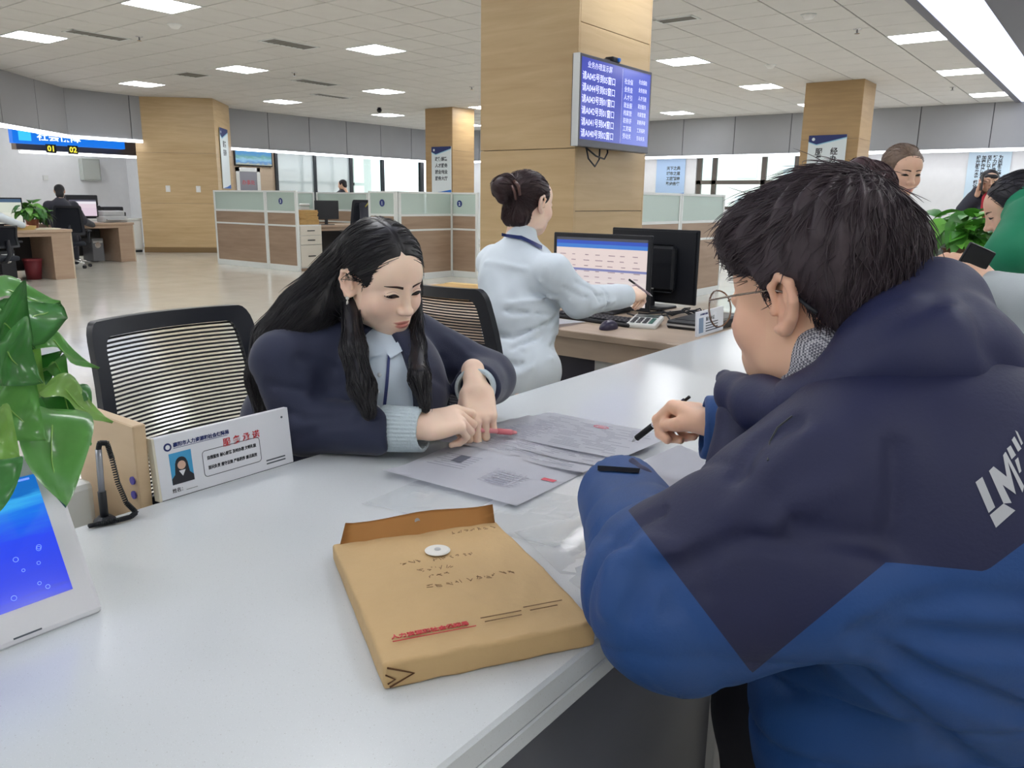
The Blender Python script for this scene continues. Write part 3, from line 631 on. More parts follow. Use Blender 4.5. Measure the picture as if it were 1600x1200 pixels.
# loose things on the left desks
for k, (x, y, w, d, h, c, lab) in enumerate(((5.05, 12.95, .3, .2, .06, (198, 170, 110), 'tan cardboard file box on the left desk'), (5.35, 12.92, .34, .24, .02, (224, 218, 196), 'pile of pale papers at the end of the left desk'), (7.75, 15.6, .01, .01, .01, (0, 0, 0), ''), (7.0, 15.6, .3, .22, .03, (220, 214, 206), 'pile of papers beside the pink page monitor'))):
    if not lab: continue
    t = thing('paper_pile', lab, 'papers', Matrix.Translation((x, y, .75))); mm = mat('pile%d' % c[0], c, .8)
    for i in range(3): MB().box((-w/2+.01*i, -d/2, h*i/3), (w/2+.008*i, d/2, h*(i+1)/3-.001)).build('sheet_bundle', mm, t)
# ---------------------------------------------------------------- cubicle partitions
m_pwood = wood('partition_wood', (146, 122, 102), (170, 146, 124), 'H', 2.4, .5); m_pglass = mat('partition_glass', (196, 214, 206), .25, alpha=.8, spec=.6); m_disc = mat('disc_navy', (40, 56, 120), .4)
def partition(M, w, label, num=None, h=1.38, side=1):
    t = thing('cubicle_partition', label, 'partition', M, 'office cubicle partitions')
    for x0 in (0, w-.045): MB().box((x0, 0, 0), (x0+.045, .05, h), .003).build('post', m_alu, t)
    for z0, z1, nm in ((h-.03, h, 'top_rail'), (1.0, 1.035, 'rail'), (.77, .8, 'rail'), (.0, .1, 'base_rail')): MB().box((.045, .002, z0), (w-.045, .048, z1), .002).build(nm, m_alu, t)
    MB().box((.045, .012, 1.035), (w-.045, .038, h-.03)).build('glass_pane', m_pglass, t)
    MB().box((.045, .008, .8), (w-.045, .042, 1.0)).build('wood_panel', m_pwood, t); MB().box((.045, .008, .1), (w-.045, .042, .77)).build('wood_panel', m_pwood, t)
    if num:
        d = MB().lathe([(.055, 0), (.055, .003)], n=24).build('number_disc', m_disc, t, frame((w*.5, .01, 1.2), (1, 0, 0), (0, 0, 1))); text('number', num, .075, m_paper, d, T2(0, -.027, .0035), 'CENTER', bold=.002)
    return t
partition(facing_mx(8.8, 13.85), 1.6, 'wide wood and glass partition nearest the broad left pillar')
partition(facing_mx(8.8, 12.25), .87, 'narrow partition with a blue number 3 beside the kraft envelope stack', '3')
partition(Matrix.Translation((8.86, 13.8, 0)), 2.3, 'far side partition of the left cubicle')
partition(facing_mx(11.2, 13.8), 1.6, 'back partition of the left cubicle behind the chair'); partition(facing_mx(11.2, 12.15), 1.3, 'back partition right of the left cubicle chair')
partition(facing_mx(8.8, 9.58), .61, 'narrow partition with a blue number 1 above the woman in the blazer', '1')
partition(Matrix.Translation((8.86, 8.95, 0)), 1.24, 'wood and glass partition between numbers 1 and 2')
partition(facing_mx(10.1, 9.2), .78, 'narrow partition with a blue number 2 beside the big pillar', '2')
partition(Matrix.Translation((8.2, 4.6, 0)), 1.42, 'wood and glass partition just right of the big pillar'); partition(Matrix.Translation((9.63, 4.6, 0)), 1.4, 'wood and glass partition behind the black monitor back')
cabn = thing('drawer_cabinet', 'pale three drawer cabinet under the kraft envelope stack', 'cabinet', Matrix.Translation((8.86, 11.42, 0)))
MB().box((0, 0, .05), (.5, .5, .8), .004).build('body', m_cream, cabn); MB().box((.01, .01, 0), (.49, .49, .05)).build('plinth', m_pwood, cabn)
for z0, z1 in ((.62, .78), (.46, .61), (.07, .45)):
    dr = MB().box((.015, -.018, z0), (.485, 0, z1), .003).build('drawer', mat('drawer_cream', (214, 208, 196), .5), cabn); MB().box((.17, -.03, (z0+z1)/2-.008), (.33, -.018, (z0+z1)/2+.008), .003).build('handle', m_darkm, dr)
m_kraft = mat('kraft_paper', (196, 160, 104), .75, var=.08, vscale=12, bump=.15, bscale=40); m_kraft2 = mat('kraft_paper_light', (214, 182, 122), .75, var=.06)
rnd = random.Random(5)
def kraft_env(M, w, d, h, label, group):
    t = thing('kraft_envelope', label, 'envelope', M, group)
    MB().box((-w/2, -d/2, 0), (w/2, d/2, h), .004).build('pouch', m_kraft, t); MB().box((-w/2+.004, -d/2-.002, h), (w/2-.004, -d/2+.07, h+.002)).build('flap', m_kraft2, t)
for i in range(9):
    kraft_env(rotz(rnd.uniform(-.12, .12), (9.13+rnd.uniform(-.02, .02), 11.66, .8+.028*i)), .46, .34, .026, '%s kraft envelope of the stack on the drawer cabinet' % ('lowest', 'second lowest', 'third lowest', 'fourth lowest', 'middle', 'fourth from top', 'third from top', 'second from top', 'topmost')[i], 'kraft envelopes stacked on the drawer cabinet')
desk(Matrix.Translation((9.4, 11.55, 0)), 1.7, .8, 'desk inside the left cubicle', .78)
monitor(rotz(0, (9.78, 11.75, .78)), .55, .34, 'black monitor inside the left cubicle', None, .1)
t = thing('desk_phone', 'white desk phone on the envelope stack cubicle desk', 'telephone', Matrix.Translation((9.5, 12.1, .78))); MB().box((-.1, -.08, 0), (.1, .1, .32), .01).build('body', m_cream, t); MB().box((-.12, -.1, .33), (.1, -.04, .38), .015).build('handset', m_cream, t)
# ---------------------------------------------------------------- office chairs
m_fab = mat('chair_fabric', (38, 42, 52), .8, bump=.2, bscale=400); m_cframe = mat('chair_black_plastic', (30, 33, 42), .38); m_cord = mat('mesh_cord', (26, 28, 34), .6)
def office_chair(M, label, mesh=True, seat_h=.47, back=(.47, .48), arms=True, group=None, cords=44, tilt=.16, curve=.05, top_narrow=.04, base=True, bz=.12):
    """local: sitter faces +y, origin on the floor under the seat"""
    t = thing('office_chair', label, 'chair', M, group)
    w, h = back
    MB().box((-.24, -.22, seat_h-.07), (.24, .26, seat_h), .03, seg=3).build('seat', m_fab, t, smooth=True)
    # back frame: rounded loop, slightly wrapped and leaning
    def bp(u, v):   # u -1..1 across, v 0..1 up
        hw = w/2-top_narrow*v
        y = -.24-tilt*v*h*1.0-curve*(1-u*u)+.03*math.sin(v*PI)
        return Vector((u*hw, y, seat_h+bz+v*h))
    loop = []
    n = 12; r = .1
    for (a0, cu, cv) in ((0, 1-r, 1-r*.9), (PI/2, -1+r, 1-r*.9), (PI, -1+r, r*.9), (3*PI/2, 1-r, r*.9)):
        for i in range(5): a = a0+PI/2*i/4; loop.append((cu+r*math.cos(a), cv+r*.9*math.sin(a)))
    dense = []
    for (u0, v0), (u1, v1) in zip(loop, loop[1:]+loop[:1]):
        k = 1 if math.hypot(u1-u0, v1-v0) < .3 else 8
        for i in range(k): dense.append((u0+(u1-u0)*i/k, v0+(v1-v0)*i/k))
    # the frame is a flat band, broader at the sides
    fr = MB(); ins = []; out = []
    V = []
    for u, v in dense:
        p0 = bp(u, v); iu, iv = u*.82, .5+(v-.5)*.84; p1 = bp(iu, iv)
        V.append([p0+Vector((0, -.012, 0)), p0+Vector((0, .012, 0)), p1+Vector((0, .008, 0)), p1+Vector((0, -.008, 0))])
    vs = [[fr.bm.verts.new(p) for p in q] for q in V]; k = len(vs)
    for i in range(k):
        A, B = vs[i], vs[(i+1) % k]
        for j in range(4): fr.bm.faces.new((A[j], A[(j+1) % 4], B[(j+1) % 4], B[j]))
    fo = fr.build('back_frame', m_cframe, t); smooth_angle(fo, 50)
    if mesh:
        mb = MB()
        for i in range(cords):
            v = .09+.82*i/(cords-1); mb.tube([bp(-.83+1.66*j/8, v) for j in range(9)], .0026, 4, caps=False)
        o = mb.build('mesh_back', m_cord, t); o['kind'] = 'stuff'
    else:
        MB().grid([[bp(-.84+1.68*j/8, .08+.84*i/8) for j in range(9)] for i in range(9)], .02).build('back_pad', m_fab, t, smooth=True)
    MB().tube([(0, .0, seat_h-.08), (0, -.24, seat_h-.06), (0, -.32, seat_h+.03), bp(0, .1)+Vector((0, -.03, 0)), bp(0, .35)+Vector((0, -.025, 0))], .022, 8, flat=1.6).build('back_support', m_cframe, t, smooth=True)
    if arms:
        for s in (-1, 1):
            MB().tube([(s*.2, .03, seat_h-.05), (s*.3, .03, seat_h-.02), (s*.315, .02, seat_h+.17)], .016, 8, flat=1.5).build('arm_post', m_cframe, t, smooth=True)
            MB().box((s*.315-.04, -.16, seat_h+.17), (s*.315+.04, .14, seat_h+.2), .012, seg=2).build('arm_pad', m_cframe, t)
    if base:
        MB().cyl((0, 0, .12), (0, 0, seat_h-.07), .025, n=12).build('gas_lift', m_chrome, t, smooth=True)
        for i in range(5):
            a = 2*PI*i/5+.3; c, s = math.cos(a), math.sin(a)
            lg = MB().tube([(0, 0, .14), (c*.15, s*.15, .13), (c*.3, s*.3, .085)], [.024, .02, .014], 8).build('base_leg', m_chrome, t, smooth=True)
            MB().cyl((c*.3-s*.02, s*.3+c*.02, .03), (c*.3+s*.02, s*.3-c*.02, .03), .03, n=12).build('castor', m_dark, lg)
    return t
# ---------------------------------------------------------------- the white service counter
def quartz():
    M = bpy.data.materials.new('white_quartz'); M.use_nodes = True; N = M.node_tree.nodes; L = M.node_tree.links; b = N['Principled BSDF']
    tc = N.new('ShaderNodeTexCoord'); out = None; col = (*lin((208, 212, 214)), 1)
    for sc, th, c in ((260, .09, (178, 180, 178)), (420, .1, (240, 242, 244)), (130, .045, (160, 158, 152))):
        v = N.new('ShaderNodeTexVoronoi'); v.inputs['Scale'].default_value = sc; L.new(tc.outputs['Object'], v.inputs[0])
        r = N.new('ShaderNodeMapRange'); r.inputs[1].default_value = th; r.inputs[2].default_value = th+.06; r.inputs[3].default_value = 1; r.inputs[4].default_value = 0; L.new(v.outputs['Distance'], r.inputs[0])
        w = N.new('ShaderNodeMath'); w.operation = 'MULTIPLY'; w.inputs[1].default_value = .55; L.new(r.outputs[0], w.inputs[0])
        mx = N.new('ShaderNodeMix'); mx.data_type = 'RGBA'; L.new(w.outputs[0], mx.inputs[0]); mx.inputs[6].default_value = col; mx.inputs[7].default_value = (*lin(c), 1)
        if out is not None: L.new(out, mx.inputs[6])
        out = mx.outputs[2]
    L.new(out, b.inputs['Base Color']); b.inputs['Roughness'].default_value = .2; b.inputs['Specular IOR Level'].default_value = .5
    return M
m_quartz = quartz()
ct = thing('service_counter', 'long white speckled stone counter running from front left to far right', 'counter', Matrix.Translation((0, 0, 0)))
MB().box((-2.2, .42, .735), (8.1, 1.22, .77), .004).box((-2.2, .42, .712), (8.1, .46, .735), .002).build('countertop', m_quartz, ct)
m_front = mat('counter_front_grey', (112, 114, 124), .32, .3, var=.05); m_pier = mat('counter_pier', (206, 206, 204), .35)
for x0, x1 in ((-2.15, 1.22), (1.44, 4.3), (4.55, 8.05)): MB().box((x0, .47, .1), (x1, .5, .715)).build('front_panel', m_front, ct)
for x0 in (1.22, 4.3): MB().box((x0, .455, 0), (x0+.11, .52, .715), .002).build('pier', m_pier, ct); MB().box((x0+.114, .455, 0), (x0+.22, .52, .715), .002).build('pier', m_pier, ct)
MB().box((-2.15, .49, 0), (8.05, .52, .1)).build('plinth', m_darkm, ct)
MB().box((-2.15, 1.1, 0), (8.05, 1.13, .735)).build('back_panel', m_deske, ct)
# ---------------------------------------------------------------- the second clerk's desk
d2 = thing('clerk_desk', 'wood laminate desk of the clerk in the white shirt', 'desk', Matrix.Translation((2.7, 1.23, 0)))
m_desk2 = wood('desk_laminate_grey', (168, 148, 128), (188, 168, 148), 'Y', 3, .4)
MB().box((0, 0, .72), (1.0, 2.2, .75), .003).build('desktop', m_desk2, d2); MB().box((.01, .0, .64), (.03, 2.2, .72)).build('apron', m_desk2, d2)
MB().box((.12, .9, .1), (.14, 2.2, .64)).build('modesty_panel', mat('modesty_navy', (52, 52, 62), .5), d2)
MB().box((.05, .42, .05), (.95, .9, .64), .003).build('pedestal', mat('pedestal_dark', (58, 56, 66), .5), d2)
dr = MB().box((.03, .02, .05), (.95, .42, .64), .003).build('drawer_unit', mat('drawer_white', (206, 206, 202), .5), d2); MB().box((.015, .3, .5), (.03, .33, .57), .003).build('lock', m_dark, dr)
MB().box((.9, 0, 0), (.94, 2.2, .72)).build('back_panel', m_desk2, d2)
m_page = lit('registration_page', [(0, (240, 228, 226)), (.36, (236, 222, 222)), (.50, (130, 136, 190)), (.535, (242, 224, 220)), (.84, (60, 130, 220)), (.9, (40, 84, 200)), (.955, (70, 72, 84))], .85)
mon = monitor(rotz(-PI/2+.03, (3.27, 1.965, .75)), .53, .35, 'monitor with a registration page before the clerk in the white shirt', m_page, .02)
rnd = random.Random(2); mb = MB()
for r_ in range(9):
    for c_ in range(7):
        x, z = -.22+.066*c_+rnd.uniform(-.005, .005), .06+.026*r_
        mb.box((x, -.003, z), (x+rnd.uniform(.015, .04), -.0022, z+.004))
mb.build('page_text', mat('screen_ink', (150, 130, 140), .5, emit=(160, 140, 150), estr=.4), mon)
m2 = monitor(rotz(PI/2-.08, (3.62, 1.86, .75)), .5, .36, 'black back of the second monitor seen from behind', None, .03)
MB().box((-.05, .075, .1), (.02, .0765, .106)).box((.06, .075, .09), (.12, .0765, .1)).build('badge', m_metal, m2)
def keyboard(M, label):
    t = thing('keyboard', label, 'keyboard', M); MB().box((-.22, -.07, 0), (.22, .07, .018), .006).build('body', m_dark, t)
    k = MB().box((-.0085, -.0085, 0), (.0085, .0085, .007), .002).build('key', mat('key_black', (40, 42, 50), .5), t, T2(-.2, -.05, .018))
    for r_ in range(5):
        for c_ in range(18):
            if r_ == 0 and c_ == 0: continue
            link('key', k.data, None, t, T2(-.2+.0225*c_+.004*(r_ % 2), -.05+.024*r_, .018))
    return t
keyboard(rotz(-PI/2-.1, (3.02, 1.82, .75)), 'black keyboard in front of the registration page monitor')
t = thing('mouse', 'dark purple mouse near the desk edge', 'mouse', rotz(-PI/2, (2.85, 1.66, .75)))
o = sdf_obj('body', lambda P: smx(ell(P, (0, 0, .004), (.032, .055, .034)), -P[:, 2], .004), (-.05, -.07, -.01), (.05, .07, .05), .003, mat('mouse_purple', (46, 40, 66), .35), t)
MB().cyl((-.004, .03, .03), (.004, .03, .03), .009, n=10).build('wheel', m_dark, t)
t = thing('calculator', 'white desktop calculator beside the mouse', 'calculator', rotz(-PI/2+.25, (3.03, 1.585, .75)))
Mt = Matrix.Rotation(.12, 4, 'X'); MB().box((-.065, -.085, .004), (.065, .085, .03), .01, M=Mt, seg=2).build('body', mat('calc_white', (216, 218, 214), .4), t); MB().box((-.05, .03, .029), (.05, .07, .032), M=Mt).build('display', mat('calc_lcd', (70, 80, 78), .3), t)
for r_ in range(4):
    for c_ in range(4): MB().box((-.05+.026*c_, -.07+.023*r_, .029), (-.03+.026*c_, -.055+.023*r_, .034), .003, M=Mt).build('key', m_dark if c_ < 3 else mat('calc_key', (60, 110, 100), .5), t)
t = thing('card_reader', 'flat black device on the desk behind the small sign', 'card reader', rotz(-PI/2, (3.24, 1.39, .75))); MB().box((-.1, -.2, 0), (.1, .2, .035), .006).build('body', m_dark, t); MB().box((-.1, -.2, .012), (.1, -.202, .02)).build('silver_trim', m_metal, t); MB().box((-.08, -.16, .035), (.08, .12, .037)).build('pad', m_cframe, t)
mb = MB(); rnd = random.Random(7)
for i in range(7):
    p = [Vector((3.22+.05*i, 1.78-.03*i, .765))]
    for k in range(9): p.append(p[-1]+Vector((rnd.uniform(-.04, .07), rnd.uniform(-.075, .02), 0))); p[-1].z = .757+.006*((i+k) % 4)
    for q_ in p: q_.x = min(3.55, max(3.2, q_.x)); q_.y = min(1.8, max(1.32, q_.y))
    mb.tube(p, .004, 5)
tag(mb.build('cable_tangle', m_dark, smooth=True), 'tangle of dark cables below the second monitor', 'cables')
def sheet(name, label, corners, m, curl=None, cat='paper', z=.7715, group=None, n=10, th=.0006):
    A, B, C, D = [Vector((*c, 0)) for c in corners]
    P = []
    for i in range(n+1):
        row = []
        for j in range(n+1):
            u, v = i/n, j/n; p = (A*(1-u)+D*u)*(1-v)+(B*(1-u)+C*u)*v; p.z = z+(curl(u, v) if curl else 0); row.append(p)
        P.append(row)
    t = thing(name, label, cat, None, group); MB().grid(P, th).build('sheet', m, t, smooth=True)
    t['_c'] = 0; del t['_c']
    return t, (lambda u, v, dz=.0012: ((A*(1-u)+D*u)*(1-v)+(B*(1-u)+C*u)*v)+Vector((0, 0, z+(curl(u, v) if curl else 0)+dz)))
m_sheet = mat('white_paper', (232, 233, 240), .65); m_print = mat('form_print', (188, 188, 200), .8); m_stamp = mat('stamp_pink', (222, 150, 160), .8)
t, _ = sheet('paper_sheet', 'loose white sheet on the desk beside the white shirt', [(2.73, 2.16), (2.72, 1.84), (2.93, 1.82), (2.94, 2.14)], m_sheet, lambda u, v: .003+.01*v*(1-u), z=.7515)
def prints(t, f, boxes, m, name='print'):
    mb = MB()
    for (u0, v0, u1, v1) in boxes:
        mb.bm.faces.new([mb.bm.verts.new(f(u, v)) for u, v in ((u0, v0), (u1, v0), (u1, v1), (u0, v1))])
    return mb.build(name, m, t)
def formlines(seed, n=22, along='v'):
    r = random.Random(seed); L = []
    for i in range(n):
        p = .08+.84*i/n; q = .08+.1*r.random()
        while q < .86:
            w = r.uniform(.05, .22); L.append((p, q, p+.012, min(q+w, .93)) if along == 'v' else (q, p, min(q+w, .93), p+.012)); q += w+r.uniform(.02, .2)
    return L
t, f = sheet('paper_sheet', 'white sheet with copied card images nearest the brown envelope', [(.955, 1.02), (.985, .735), (1.21, .745), (1.17, 1.04)], m_sheet, lambda u, v: .003+.014*max(0, .25-u)*(1-v)*2+.006*math.sin(v*5)*u, z=.774)
prints(t, f, [(.55, .22, .72, .30), ], mat('copy_dark', (96, 100, 114), .8), 'card_image'); prints(t, f, [(.42+.05*i, .1+.03*(i % 3), .435+.05*i, .38) for i in range(7)], m_print, 'card_lines')
prints(t, f, [(.3+.045*i, .56, .312+.045*i, .8) for i in range(7)]+[(.3, .56+.04*i, .62, .567+.04*i) for i in range(6)], m_print, 'card_lines'); prints(t, f, [(.32+.05*i, .6+.03*(i % 2), .345+.05*i, .74) for i in range(5)], mat('copy_mid', (140, 142, 156), .8), 'card_image')
prints(t, f, [(.62, .86, .68, .95)], mat('stamp_red', (206, 96, 108), .8), 'fingerprint')
t, f = sheet('paper_sheet', 'printed form under the top form, left of the pen tip', [(1.16, 1.075), (1.19, .735), (1.42, .72), (1.4, 1.06)], m_sheet, lambda u, v: .004+.004*math.sin(v*6), z=.7765); prints(t, f, formlines(3, 20), m_print, 'form_lines')
t, f = sheet('paper_sheet', 'printed form slid out below the pink pen', [(1.21, 1.05), (1.235, .73), (1.45, .715), (1.43, 1.04)], m_sheet, lambda u, v: .004+.003*math.sin(v*5+1), z=.7785); prints(t, f, formlines(8, 20), m_print, 'form_lines')
t, f = sheet('paper_sheet', 'topmost printed form with a round red stamp under the man pen', [(1.26, 1.05), (1.285, .71), (1.50, .70), (1.485, 1.015)], m_sheet, lambda u, v: .004+.006*(v-.5)**2+.01*max(0, v-.9), z=.7805); prints(t, f, formlines(5, 20), m_print, 'form_lines')
mb = MB(); ring = [f(.82+.035*math.cos(a), .52+.055*math.sin(a)) for a in [2*PI*i/24 for i in range(24)]]; mb.tube(ring, .0012, 4, closed=True); mb.box(f(.8, .5), f(.84, .54)); mb.build('stamp', m_stamp, t)
sheet('paper_sheet', 'blank white sheet under the man left cuff', [(1.13, .70), (1.11, .455), (1.37, .445), (1.48, .68)], m_sheet, lambda u, v: .002+.001*math.sin(5*u+3*v), z=.773)
m_sleeve = mat('clear_plastic', (236, 240, 242), .08, trans=.0, alpha=.28, spec=.8)
sheet('plastic_sleeve', 'clear plastic sleeve lying between envelope and forms', [(.84, .95), (.9, .60), (1.1, .62), (1.06, .96)], m_sleeve, lambda u, v: .0005+.002*math.sin(v*9), 'plastic sleeve', z=.7712)
sheet('plastic_sleeve', 'clear plastic sleeve poking out right of the brown envelope', [(.905, .68), (.80, .47), (1.04, .46), (1.09, .6)], m_sleeve, lambda u, v: .0005+.003*math.sin(v*7+u*3), 'plastic sleeve', z=.7722)
# ---------------------------------------------------------------- brown document envelope
a_ = math.atan2(-.127, .21)
ev = thing('document_envelope', 'thick brown kraft document envelope with a white button on the counter', 'envelope', rotz(a_, (.693, .621, .771)))
We, Le, He = .246, .33, .03       # local x across, y towards the flap
def env_fn(P):
    q = P.copy(); puff = .006*np.cos(np.clip(q[:, 0]/We*PI, -1.5, 1.5))*np.cos(np.clip(q[:, 1]/Le*PI, -1.5, 1.5))
    crease = .0009*np.sin(q[:, 0]*90+6*np.sin(q[:, 1]*25))*np.exp(-((q[:, 1]+Le/2)/.03)**2)+.0006*np.sin(q[:, 1]*70+4*np.sin(q[:, 0]*40))
    hh = He/2*(1-.25*np.clip((q[:, 1]+.02)/Le*2, 0, 1))
    d = np.abs(q-np.array([0, 0, 0], np.float32)); z = np.abs(q[:, 2]-hh)-hh-puff*.6-crease
    k = np.stack([d[:, 0]-We/2+.003, d[:, 1]-Le/2+.003, z+.003], -1)
    return np.sqrt((np.maximum(k, 0)**2).sum(-1))+np.minimum(k.max(-1), 0)-.003
sdf_obj('pouch', env_fn, (-We/2-.01, -Le/2-.01, -.008), (We/2+.01, Le/2+.01, .05), .0035, mat('kraft_envelope', (196, 165, 118), .7, var=.05, vscale=14, bump=.12, bscale=90), ev)
P = []
for i in range(9):
    u = i/8; P.append([(-We/2+.008+(We-.012)*v/10+(.012 if v == 0 else 0)*u, Le/2-.008+.012*u+.002*math.sin(v), .018+.032*u-.003*u*math.sin(v*.9)) for v in range(11)])
fl = MB().grid(P, .0012).build('flap', mat('kraft_inside', (206, 160, 102), .75, var=.06), ev, smooth=True)
MB().cyl((.0, Le/2+.002, .04), (.0, Le/2-.002, .041), .004, n=10).build('eyelet', m_metal, fl)
bt = MB().lathe([(.017, 0), (.0175, .001), (.015, .0022), (.004, .0022)], n=24).build('button', mat('button_white', (226, 224, 216), .5), ev, T2(.005, .075, .0315)); MB().lathe([(.0045, .0022), (.0045, .003)], n=12).build('rivet', m_metal, bt)
m_pen = mat('handwriting', (120, 92, 62), .8); rnd = random.Random(11); mb = MB()
for (x0, y0, n_, s_) in ((.035, .112, 7, .010), (-.055, .04, 3, .011), (-.012, .038, 6, .010), (-.04, .012, 4, .013), (-.03, -.006, 3, .010), (-.04, -.034, 4, .012), (.01, -.032, 3, .013), (.045, -.03, 3, .012)):
    for i in range(n_):
        cx, cy = x0+i*s_*1.0, y0+rnd.uniform(-.001, .001)
        for k in range(3):
            p = [(cx+rnd.uniform(0, s_*.85), cy+rnd.uniform(0, s_*.85), .0357) for _ in range(2)]; mb.tube(p, .00045, 4)
mb.build('handwriting', m_pen, ev)['kind'] = 'stuff'
text('red_lettering', '人力资源和社会保障局', .0085, m_red, ev, T2(-.105, -.125, .0335), sx=1.05, bold=.0002); MB().box((-.105, -.131, .033), (-.01, -.1303, .0338)).build('red_rule', m_red, ev)
mb = MB()
for (x0, y0, w_) in ((.0, -.118, .05), (.002, -.127, .045), (.055, -.112, .05), (.06, -.121, .035)): mb.box((x0, y0, .0335), (x0+w_, y0+.0012, .0341))
mb.build('printed_lines', m_pen, ev)
MB().tube([(-We/2+.004, -Le/2-.001, .026), (-We/2+.032, -Le/2-.0016, .014), (-We/2+.006, -Le/2-.001, .003)], .0011, 5).tube([(-We/2+.002, -Le/2-.001, .018), (-We/2+.012, -Le/2-.0014, .011), (-We/2+.004, -Le/2-.001, .007)], .0009, 5).build('corner_fold_shade', mat('fold_shadow', (92, 62, 36), .9), ev)  # dark lines paint the shade inside the folded corner
# ---------------------------------------------------------------- name sign, pen on a coil, tablet
m_acr = mat('sign_face', (228, 230, 236), .3)
np_ = thing('name_sign', 'white service promise sign with a portrait on the counter edge', 'sign', frame((.637, 1.215, .771), (1, 0, 0), (0, .1, 1)))
w_, h_ = .268, .108
MB().box((0, 0, -.012), (w_, h_, 0), .001).build('board', m_acr, np_); MB().box((-.004, 0, -.016), (0, h_, .001)).build('edge_strip', mat('edge_ivory', (220, 214, 196), .5), np_)
text('lettering', '襄阳市人力资源和社会保障局', .0082, m_navy, np_, T2(.032, .0865, .0003), bold=.0002); MB().box((.032, .0835, .0), (.135, .0842, .0006)).build('rule', m_navy, np_)
MB().lathe([(.007, 0), (.007, .0006)], (.022, .088, 0), 20).build('emblem', m_navy, np_); MB().lathe([(.004, 0), (.004, .001)], (.022, .088, 0), 20).build('emblem', m_acr, np_)
text('lettering', '服 务 承 诺', .0158, m_red, np_, T2(.162, .066, .0003), 'CENTER', bold=.00025)
ph = MB().box((.022, .022, 0), (.062, .076, .0006)).build('portrait', mat('photo_blue', (70, 160, 208), .5), np_)
MB().prism([(.022, .022), (.062, .022), (.062, .032), (.054, .04), (.03, .04), (.022, .032)], .0006, .0009).build('portrait_jacket', m_black, ph)
MB().lathe([(.0105, 0), (.0105, .0003)], (.042, .057, .0006), 18).prism([(.031, .058), (.053, .058), (.056, .034), (.028, .034)], .0006, .00085).build('portrait_hair', m_black, ph); MB().lathe([(.0075, .0), (.0075, .0004)], (.042, .053, .0007), 18).build('portrait_face', mat('photo_skin', (214, 176, 156), .6), ph); MB().prism([(.036, .044), (.048, .044), (.042, .034)], .0009, .0012).build('portrait_collar', m_acr, ph)
bx = []
for (cx, cy, a0) in ((.192, .06, 0), (.088, .06, PI/2), (.088, .026, PI), (.192, .026, 3*PI/2)):
    for i in range(5): bx.append((cx+.006*math.cos(a0+PI/2*i/4), cy+.006*math.sin(a0+PI/2*i/4), .0003))
MB().tube(bx, .0006, 4, closed=True).build('border_line', m_ink, np_)
text('lettering', '热情服务 耐心解答 及时办理 文明礼貌', .0074, m_black, np_, T2(.14, .0495, .0003), 'CENTER', sx=.8, bold=.0001); text('lettering', '首问负责 遵守法规 严格程序 廉洁高效', .0074, m_black, np_, T2(.14, .032, .0003), 'CENTER', sx=.8, bold=.0001)
text('lettering', '姓名：', .008, m_black, np_, T2(.02, .009, .0003)); MB().box((.045, .008, .0), (.066, .0086, .0006)).build('name_line', m_black, np_)
mb = MB()
for i in range(2): mb.box((.208, .010+.006*i, 0), (.25, .0125+.006*i, .0005))
mb.build('small_print', m_ink, np_)
MB().lathe([(.0022, 0), (.0022, .0006)], (.252, .092, 0), 10).build('screw', m_ink, np_)
wp = thing('desk_side_panel', 'light wood desk side panel behind the pen, left of the name sign', 'panel', Matrix.Translation((0, 0, 0)))
MB().box((.608, 1.232, .2), (.63, 1.44, .905), .002).build('board', wood('side_panel_wood', (204, 176, 140), (218, 192, 158), 'H', 3), wp); MB().lathe([(.007, 0), (.007, .003)], (0, 0, 0), 10, M=frame((.607, 1.245, .81), (0, -1, 0), (0, 0, 1))).lathe([(.007, 0), (.007, .003)], (0, 0, 0), 10, M=frame((.607, 1.245, .785), (0, -1, 0), (0, 0, 1))).build('purple_sticker', mat('sticker', (92, 84, 170), .5), wp)
cd = thing('name_sign', 'small white acrylic sign on the far desk beside the man glasses', 'sign', frame((2.79, 1.236, .771), (1, 0, 0), (0, .05, 1)))
MB().box((0, 0, -.01), (.245, .095, 0), .001).build('board', m_acr, cd); MB().box((.012, .012, 0), (.052, .07, .0006)).build('portrait', mat('photo_grey', (130, 150, 178), .5), cd); text('lettering', '服务承诺', .017, m_black, cd, T2(.075, .055, .0003), sx=1.2); text('lettering', '人力资源和社会保障局', .008, m_navy, cd, T2(.02, .08, .0003), sx=.9)
mb = MB()
for i in range(4): mb.box((.075, .012+.01*i, 0), (.19, .0165+.01*i, .0005))
mb.build('small_print', m_ink, cd)
pn = thing('counter_pen', 'pen standing in a holder with a coiled black cord', 'pen', Matrix.Translation((.537, 1.205, .771)))
MB().cyl((0, 0, .0), (0, 0, .05), .0062, n=12).build('grip', m_dark, pn, smooth=True); MB().cyl((0, 0, .05), (.002, 0, .118), .0048, n=12).build('barrel', mat('barrel_grey', (158, 160, 168), .2, .3), pn, smooth=True); MB().lathe([(.016, -.0), (.016, .004), (.009, .01)], n=16).build('holder', m_dark, pn)
path = [Vector(p) for p in ((.002, 0, .118), (.004, -.002, .128), (.014, -.004, .126), (.018, -.006, .1), (.022, -.008, .06), (.03, -.012, .025), (.042, -.016, .006), (.03, -.022, .004), (.008, -.022, .005), (-.015, -.012, .004), (-.03, -.006, .003))]
fine = []
for i in range(len(path)-1):
    for k in range(10): fine.append(path[i].lerp(path[i+1], k/10))
coil = []
